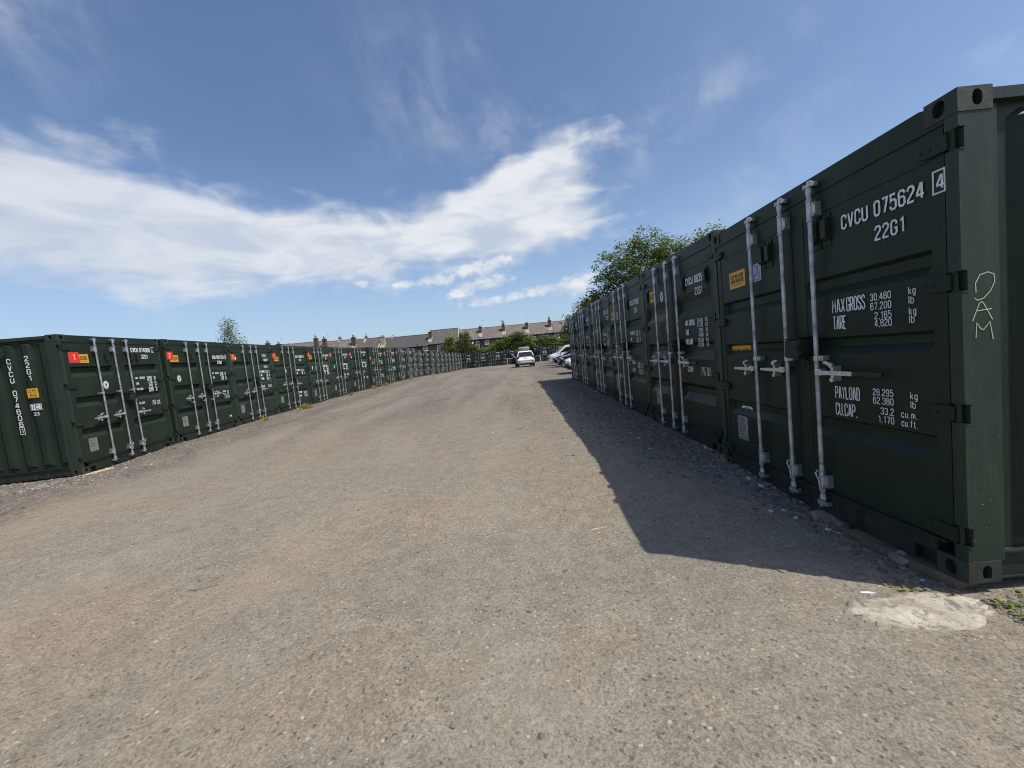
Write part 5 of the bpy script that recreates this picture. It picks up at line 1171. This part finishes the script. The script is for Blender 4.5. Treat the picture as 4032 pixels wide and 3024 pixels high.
for k, (x, y, lob, lm, lb) in enumerate(hed):
    tree('hedge_shrub', lb, 'shrub', (x, y, zt(x, y)), 1.4, lob, lm, .22, 200, 24, 40 + k, .10, .24, 'shrubs behind the far row', shell=.15, twigs=False)
tree('garden_shrub', 'small yellowish shrub in front of the grey slate house', 'shrub', (-26.3, 95, 1.2), 1.0, [(0, 0, 3.6, .9, .8, .7), (.3, 0, 4.3, .5, .5, .5)], 'leaf_shrub', .18, 40, 20, 77, .08, .22, shell=.1, twigs=False)

# ------------------------------------------------------------------ small things on the ground
def tuft(name, label, x, y, rad, hgt, n, m_, seed, group, zoff=0.0, broad=False):
    rr = random.Random(seed); mb = MB()
    for _ in range(n):
        a = rr.uniform(0, 6.283); q = rad * (math.sqrt(rr.random()) if broad else min(1.35, abs(rr.gauss(0, .55)))); bx_, by_ = q * math.cos(a) * .55 if not broad else q * math.cos(a), q * math.sin(a)
        z = gz(x + bx_, y + by_) - gz(x, y); h_ = hgt * (1.5 if (not broad and rr.random() < .12) else 1.0) * rr.uniform(.2, 1) ** 1.8 * (1.15 - .6 * q / rad) * (.6 + .9 * abs(mnoise.noise(Vector((bx_ * 5, by_ * 5, seed))))); ld = rr.uniform(0, 6.283); ln = h_ * rr.uniform(.2, 1.6); wv = (.0065 if not broad else .008) * rr.uniform(.7, 1.6)
        d = Vector((math.cos(ld), math.sin(ld), 0)); s = Vector((-d.y, d.x, 0)) * wv; b = Vector((bx_, by_, z - .01))
        if broad:
            c = b + Vector((0, 0, h_ * rr.uniform(.2, 1))); L_ = hgt * rr.uniform(.25, .6); tip = c + d * L_ + Vector((0, 0, L_ * rr.uniform(-.2, .5))); m2 = c + d * L_ * .5 + Vector((0, 0, L_ * .2))
            mb.add([c, m2 + s * 1.4, tip, m2 - s * 1.4], [(0, 1, 2), (0, 2, 3)])
            mb.add([b, b + s * .12, c], [(0, 1, 2)])
        else:
            m2 = b + d * ln * .35 + Vector((0, 0, h_ * .7)); tip = b + d * ln + Vector((0, 0, h_))
            mb.add([b - s, b + s, m2 + s * .7, m2 - s * .7, tip], [(0, 1, 2, 3), (3, 2, 4)])
    return tag(obj(name, mb.mesh(name, m_), None, (x, y, gz(x, y) + zoff)), label, 'grass' if not broad else 'weed', group)
gg = 'dry grass tufts along the left row'
tuft('grass_tuft', 'big straw-yellow grass tuft below the container with sign 4', -8.30, 15.7, .50, .34, 420, 'grass_dry', 1, gg)
tuft('grass_tuft', 'wispy dry grass below the container with sign 3', -8.20, 12.9, .28, .26, 90, 'grass_dry', 2, gg)
tuft('grass_tuft', 'small grass clump under the container with sign 6', -8.55, 20.9, .30, .24, 130, 'weed_green', 3, gg)
tuft('grass_tuft', 'dry grass clump at the right foot of the container with sign 7', -8.45, 24.1, .42, .34, 260, 'grass_dry', 4, gg)
tuft('grass_tuft', 'dry grass clump at the foot of the container with sign 8', -8.25, 26.0, .45, .42, 300, 'grass_dry', 5, gg)
tuft('grass_tuft', 'yellow grass clump at the foot of the container with sign 10', -8.0, 31.6, .5, .36, 260, 'grass_dry', 6, gg)
tuft('grass_tuft', 'yellow grass strip at the foot of the container with sign 14', -8.3, 41.8, .55, .34, 220, 'grass_dry', 7, gg)
tuft('grass_tuft', 'farther yellow grass strip near the middle of the left row', -8.1, 46.2, .5, .32, 200, 'grass_dry', 8, gg)
tuft('grass_tuft', 'greenish grass tuft where the left row meets the far row', -7.5, 65.6, .5, .40, 200, 'weed_green', 9, gg)
tuft('grass_tuft', 'tiny green tuft at the foot of the far row', -3.4, 66.6, .3, .5, 80, 'weed_green', 10, gg)
gw = 'small weeds around the near right container'
for k, (x, y, r_, h_, n, lb) in enumerate([(2.11, 2.165, .065, .045, 46, 'small broad-leaved weed at the edge of the shadow behind the concrete patch'), (2.20, 2.11, .060, .040, 42, 'reddish green weed in the sun just left of the container corner'), (2.30, 2.06, .04, .036, 24, 'tiny weed by the timber under the container corner'),
                                            (2.62, 2.02, .035, .040, 22, 'weed growing at the right side of the container corner'), (2.45, 1.90, .085, .060, 90, 'bushy weed at the right edge beyond the concrete patch'), (2.75, 2.05, .05, .05, 30, 'weed in the gravel beneath the side of the near container'), (1.98, 3.10, .07, .030, 40, 'flat green weed in the shade below the near doors')]):
    tuft('weed', lb, x, y, r_, h_, n, 'weed_green', 30 + k, gw, broad=True)
def rock_mesh(seed, flat=.7):
    rr = random.Random(seed); import bmesh
    b = bmesh.new(); bmesh.ops.create_icosphere(b, subdivisions=1, radius=1)
    for v in b.verts: v.co *= rr.uniform(.72, 1.12); v.co.z *= flat
    V = [tuple(v.co) for v in b.verts]; F = [tuple(v.index for v in f.verts) for f in b.faces]; b.free(); return V, F
# broken concrete patch
mb = MB(); rr = random.Random(12); n = 96; cx0, cy0 = 2.005, 1.965; V = []
for k in range(n):
    t = 2 * math.pi * k / n; r_ = 1 + .26 * mnoise.noise(Vector((math.cos(t) * 1.6, math.sin(t) * 1.6, 3))) + .15 * mnoise.noise(Vector((math.cos(t) * 5, math.sin(t) * 5, 7))) + .14 * mnoise.noise(Vector((math.cos(t) * 14, math.sin(t) * 14, 2)))
    px, py = cx0 + .35 * r_ * math.cos(t) + .085 * math.sin(t), cy0 + .128 * r_ * math.sin(t) - .045 * math.cos(t); V.append((px, py))
R_ = []
for f in (1.0, .97, .80, .55, .28):
    R_.append([(cx0 + (px - cx0) * f, cy0 + (py - cy0) * f) for px, py in V])
vv = []
for i, ring in enumerate(R_):
    for px, py in ring: vv.append((px, py, gz(px, py) + (-.02 if i == 0 else .010 + .011 * mnoise.noise(Vector((px * 7, py * 7, 1))))))
vv.append((cx0, cy0, gz(cx0, cy0) + .014))
ff = [(i * n + k, i * n + (k + 1) % n, (i + 1) * n + (k + 1) % n, (i + 1) * n + k) for i in range(4) for k in range(n)] + [(4 * n + k, 4 * n + (k + 1) % n, 5 * n) for k in range(n)]
mb.add(vv, ff); tag(obj('concrete_patch', mb.mesh('concrete_patch', 'old_concrete', smooth=True)), 'pale broken concrete patch in the tarmac by the near right container', kind='structure')
# packing under the containers
def plank(label, x, y, z, l, w_, h_, rz, m_):
    mb = MB(); mb.box(-l / 2, l / 2, -w_ / 2, w_ / 2, 0, h_, .006)
    o = obj('timber_packer', mb.mesh('timber_packer', m_), None, (x, y, z), (0, 0, rz)); tag(o, label, 'timber', 'timber under container corners')
plank('weathered timber packed under the near right container corner', 2.375, 2.42, -.122, .66, .12, .058, R(96), 'timber')
plank('pale timber offcut under the corner of the nearest left container', -8.02, 7.42, -.055, .50, .16, .05, R(82), 'pale_timber')
rkg = 'rocks under the near right container'
for k, (x, y, s, lb) in enumerate([(2.36, 3.02, .085, 'blocky stone wedged under the near right doors'), (2.40, 2.92, .06, 'smaller stone beside the blocky one under the doors'), (2.38, 2.50, .07, 'brown stone in the sill opening near the corner'), (2.36, 2.40, .085, 'flat stone lying on the timber near the corner'), (2.41, 2.74, .055, 'reddish stone under the middle of the right door'), (2.37, 2.62, .05, 'round stone under the sill, left of the opening')]):
    V_, F_ = rock_mesh(60 + k, .65); mb = MB(); mb.add([(a * s, b * s * 1.2, c * s) for a, b, c in V_], F_)
    tag(obj('rock', mb.mesh('rock', 'stone'), None, (x, y, gz(x, y) + s * .25), (0, 0, k)), lb, 'stone', rkg)
def sheet(name, label, x, y, pts, m_, cat, h_=.006, group=None):
    mb = MB(); z = gz(x, y); n = len(pts); mb.add([(a, b, h_ + .004 * mnoise.noise(Vector((a * 30, b * 30, x)))) for a, b in pts] + [(a, b, -.01) for a, b in pts], [tuple(range(n))] + [(k, (k + 1) % n, n + (k + 1) % n, n + k) for k in range(n)])
    tag(obj(name, mb.mesh(name, m_), None, (x, y, z)), label, cat, group)
sheet('paper_scrap', 'white scrap of paper left of the concrete patch', 1.90, 2.145, [(-.035, .0), (.0, -.010), (.045, -.008), (.01, .007), (-.03, .012)], 'paper', 'litter')
sheet('wood_chip', 'pale flat splinter of wood lying in the sun near the shadow', 0.61, 3.20, [(-.075, -.015), (.07, .012), (.075, .024), (-.06, .0)], 'pale_timber', 'wood')
sheet('slate_chip', 'flat grey chip of stone in the shade below the near doors', 2.06, 3.50, [(-.09, 0), (.0, -.05), (.10, -.01), (.06, .04), (-.02, .045)], 'stone', 'stone')
sheet('slate_chip', 'triangular grey chip in the shade near its sunny edge', 1.60, 2.42, [(-.05, .05), (.06, .0), (-.01, -.04)], 'stone', 'stone')
sheet('slate_chip', 'flat pale stone in the shade left of the weeds', 1.98, 2.30, [(-.06, 0), (.0, -.04), (.08, -.01), (.03, .045)], 'stone', 'stone')
for k, (x, y, pts, lb) in enumerate([(-2.645, 3.145, [(-.05, -.05), (-.02, -.04), (.06, .02), (.08, .06)], 'curved dry twig on the tarmac, upper of two'), (-2.43, 2.805, [(-.08, 0), (-.03, -.015), (.06, .01), (.12, .03)], 'bent dry twig on the tarmac, lower of two')]):
    tag(obj('twig', MB().tube([(a, b, .008) for a, b in pts], [.0025, .003, .003, .002], 6).mesh('twig', 'twig'), None, (x, y, gz(x, y))), lb, 'twig')
# loose stones: far too many to count
def stones(name, label, m_, regions, seed):
    rr = random.Random(seed); mb = MB(); base = [rock_mesh(seed + k, .6) for k in range(5)]
    oct_ = ([(1, 0, 0), (-1, 0, 0), (0, 1, 0), (0, -1, 0), (0, 0, .7), (0, 0, -.5)], [(0, 2, 4), (2, 1, 4), (1, 3, 4), (3, 0, 4), (2, 0, 5), (1, 2, 5), (3, 1, 5), (0, 3, 5)])
    for (n, fx, fy, s0, s1, hi) in regions:
        for _ in range(n):
            y = fy(rr); x = fx(rr, y); s = s0 * (s1 / s0) ** (rr.random() ** 2.2); V_, F_ = base[rr.randrange(5)] if (hi and s > .02) else oct_
            a = rr.uniform(0, 6.28); c, sn = math.cos(a), math.sin(a); ex = rr.uniform(.7, 1.5); tl = rr.uniform(-.35, .35); z = gz(x, y)
            if V_ is oct_[0]: V_ = [(p[0] * rr.uniform(.7, 1.2), p[1] * rr.uniform(.7, 1.2), p[2] * rr.uniform(.7, 1.3)) for p in V_]
            mb.add([(x + (p[0] * c * ex - p[1] * sn) * s, y + (p[0] * sn * ex + p[1] * c) * s, z + (p[2] + p[0] * tl) * s * .8 + s * .12) for p in V_], F_)
    tag(obj(name, mb.mesh(name, m_)), label, kind='stuff')
def stone_mat(name, c1, c2):
    m = bpy.data.materials.new(name); m.use_nodes = True; t = m.node_tree; h = NT(t); b = t.nodes['Principled BSDF']; g = h.n('ShaderNodeNewGeometry')
    r_ = g.outputs['Random Per Island']; h.put(b.inputs['Base Color'], h.mix(h.ss(r_, .955, .985), h.mix(r_, c1, c2), (.46, .43, .38))); b.inputs['Roughness'].default_value = .9; MATS[name] = m
stone_mat('chipping', (.085, .078, .075), (.22, .195, .17)); stone_mat('grit', (.10, .090, .078), (.30, .27, .23))
stones('gravel', 'dark angular chippings along the foot of the right row', 'chipping', [
    (5200, lambda r, y: 2.42 - abs(r.gauss(0, .55)) * min(1.6, .25 + max(0, y - 3.2) * .45), lambda r: 3.2 + 13.6 * r.random() ** 1.25, .008, .034, True),
    (700, lambda r, y: 2.40 + r.uniform(-.25, .1), lambda r: r.uniform(2.1, 3.6), .008, .03, True),
    (900, lambda r, y: r.uniform(2.35, 3.3), lambda r: 2.0 - r.uniform(0, .45), .006, .022, True)], 21)
stones('gravel', 'pale chippings along the foot of the left row', 'grit', [(3000, lambda r, y: -8.55 + .035 * max(0, 12 - y) + abs(r.gauss(0, .75)), lambda r: 6.4 + 22 * r.random() ** 1.5, .010, .032, True), (900, lambda r, y: r.uniform(-11, -7.9), lambda r: r.uniform(6.2, 7.3), .010, .035, True)], 22)
stones('grit', 'loose grit scattered over the open tarmac', 'grit', [(9000, lambda r, y: r.uniform(-.95, .95) * (y * 1.25 + .3), lambda r: 1.0 + 7.0 * r.random() ** 1.6, .0020, .0075, False), (2000, lambda r, y: r.uniform(-7.5, 1.6), lambda r: 4 + 18 * r.random(), .005, .020, False), (260, lambda r, y: r.uniform(-.9, .9) * (y * 1.2 + .3), lambda r: 1.2 + 7 * r.random() ** 1.3, .008, .020, False)], 23)
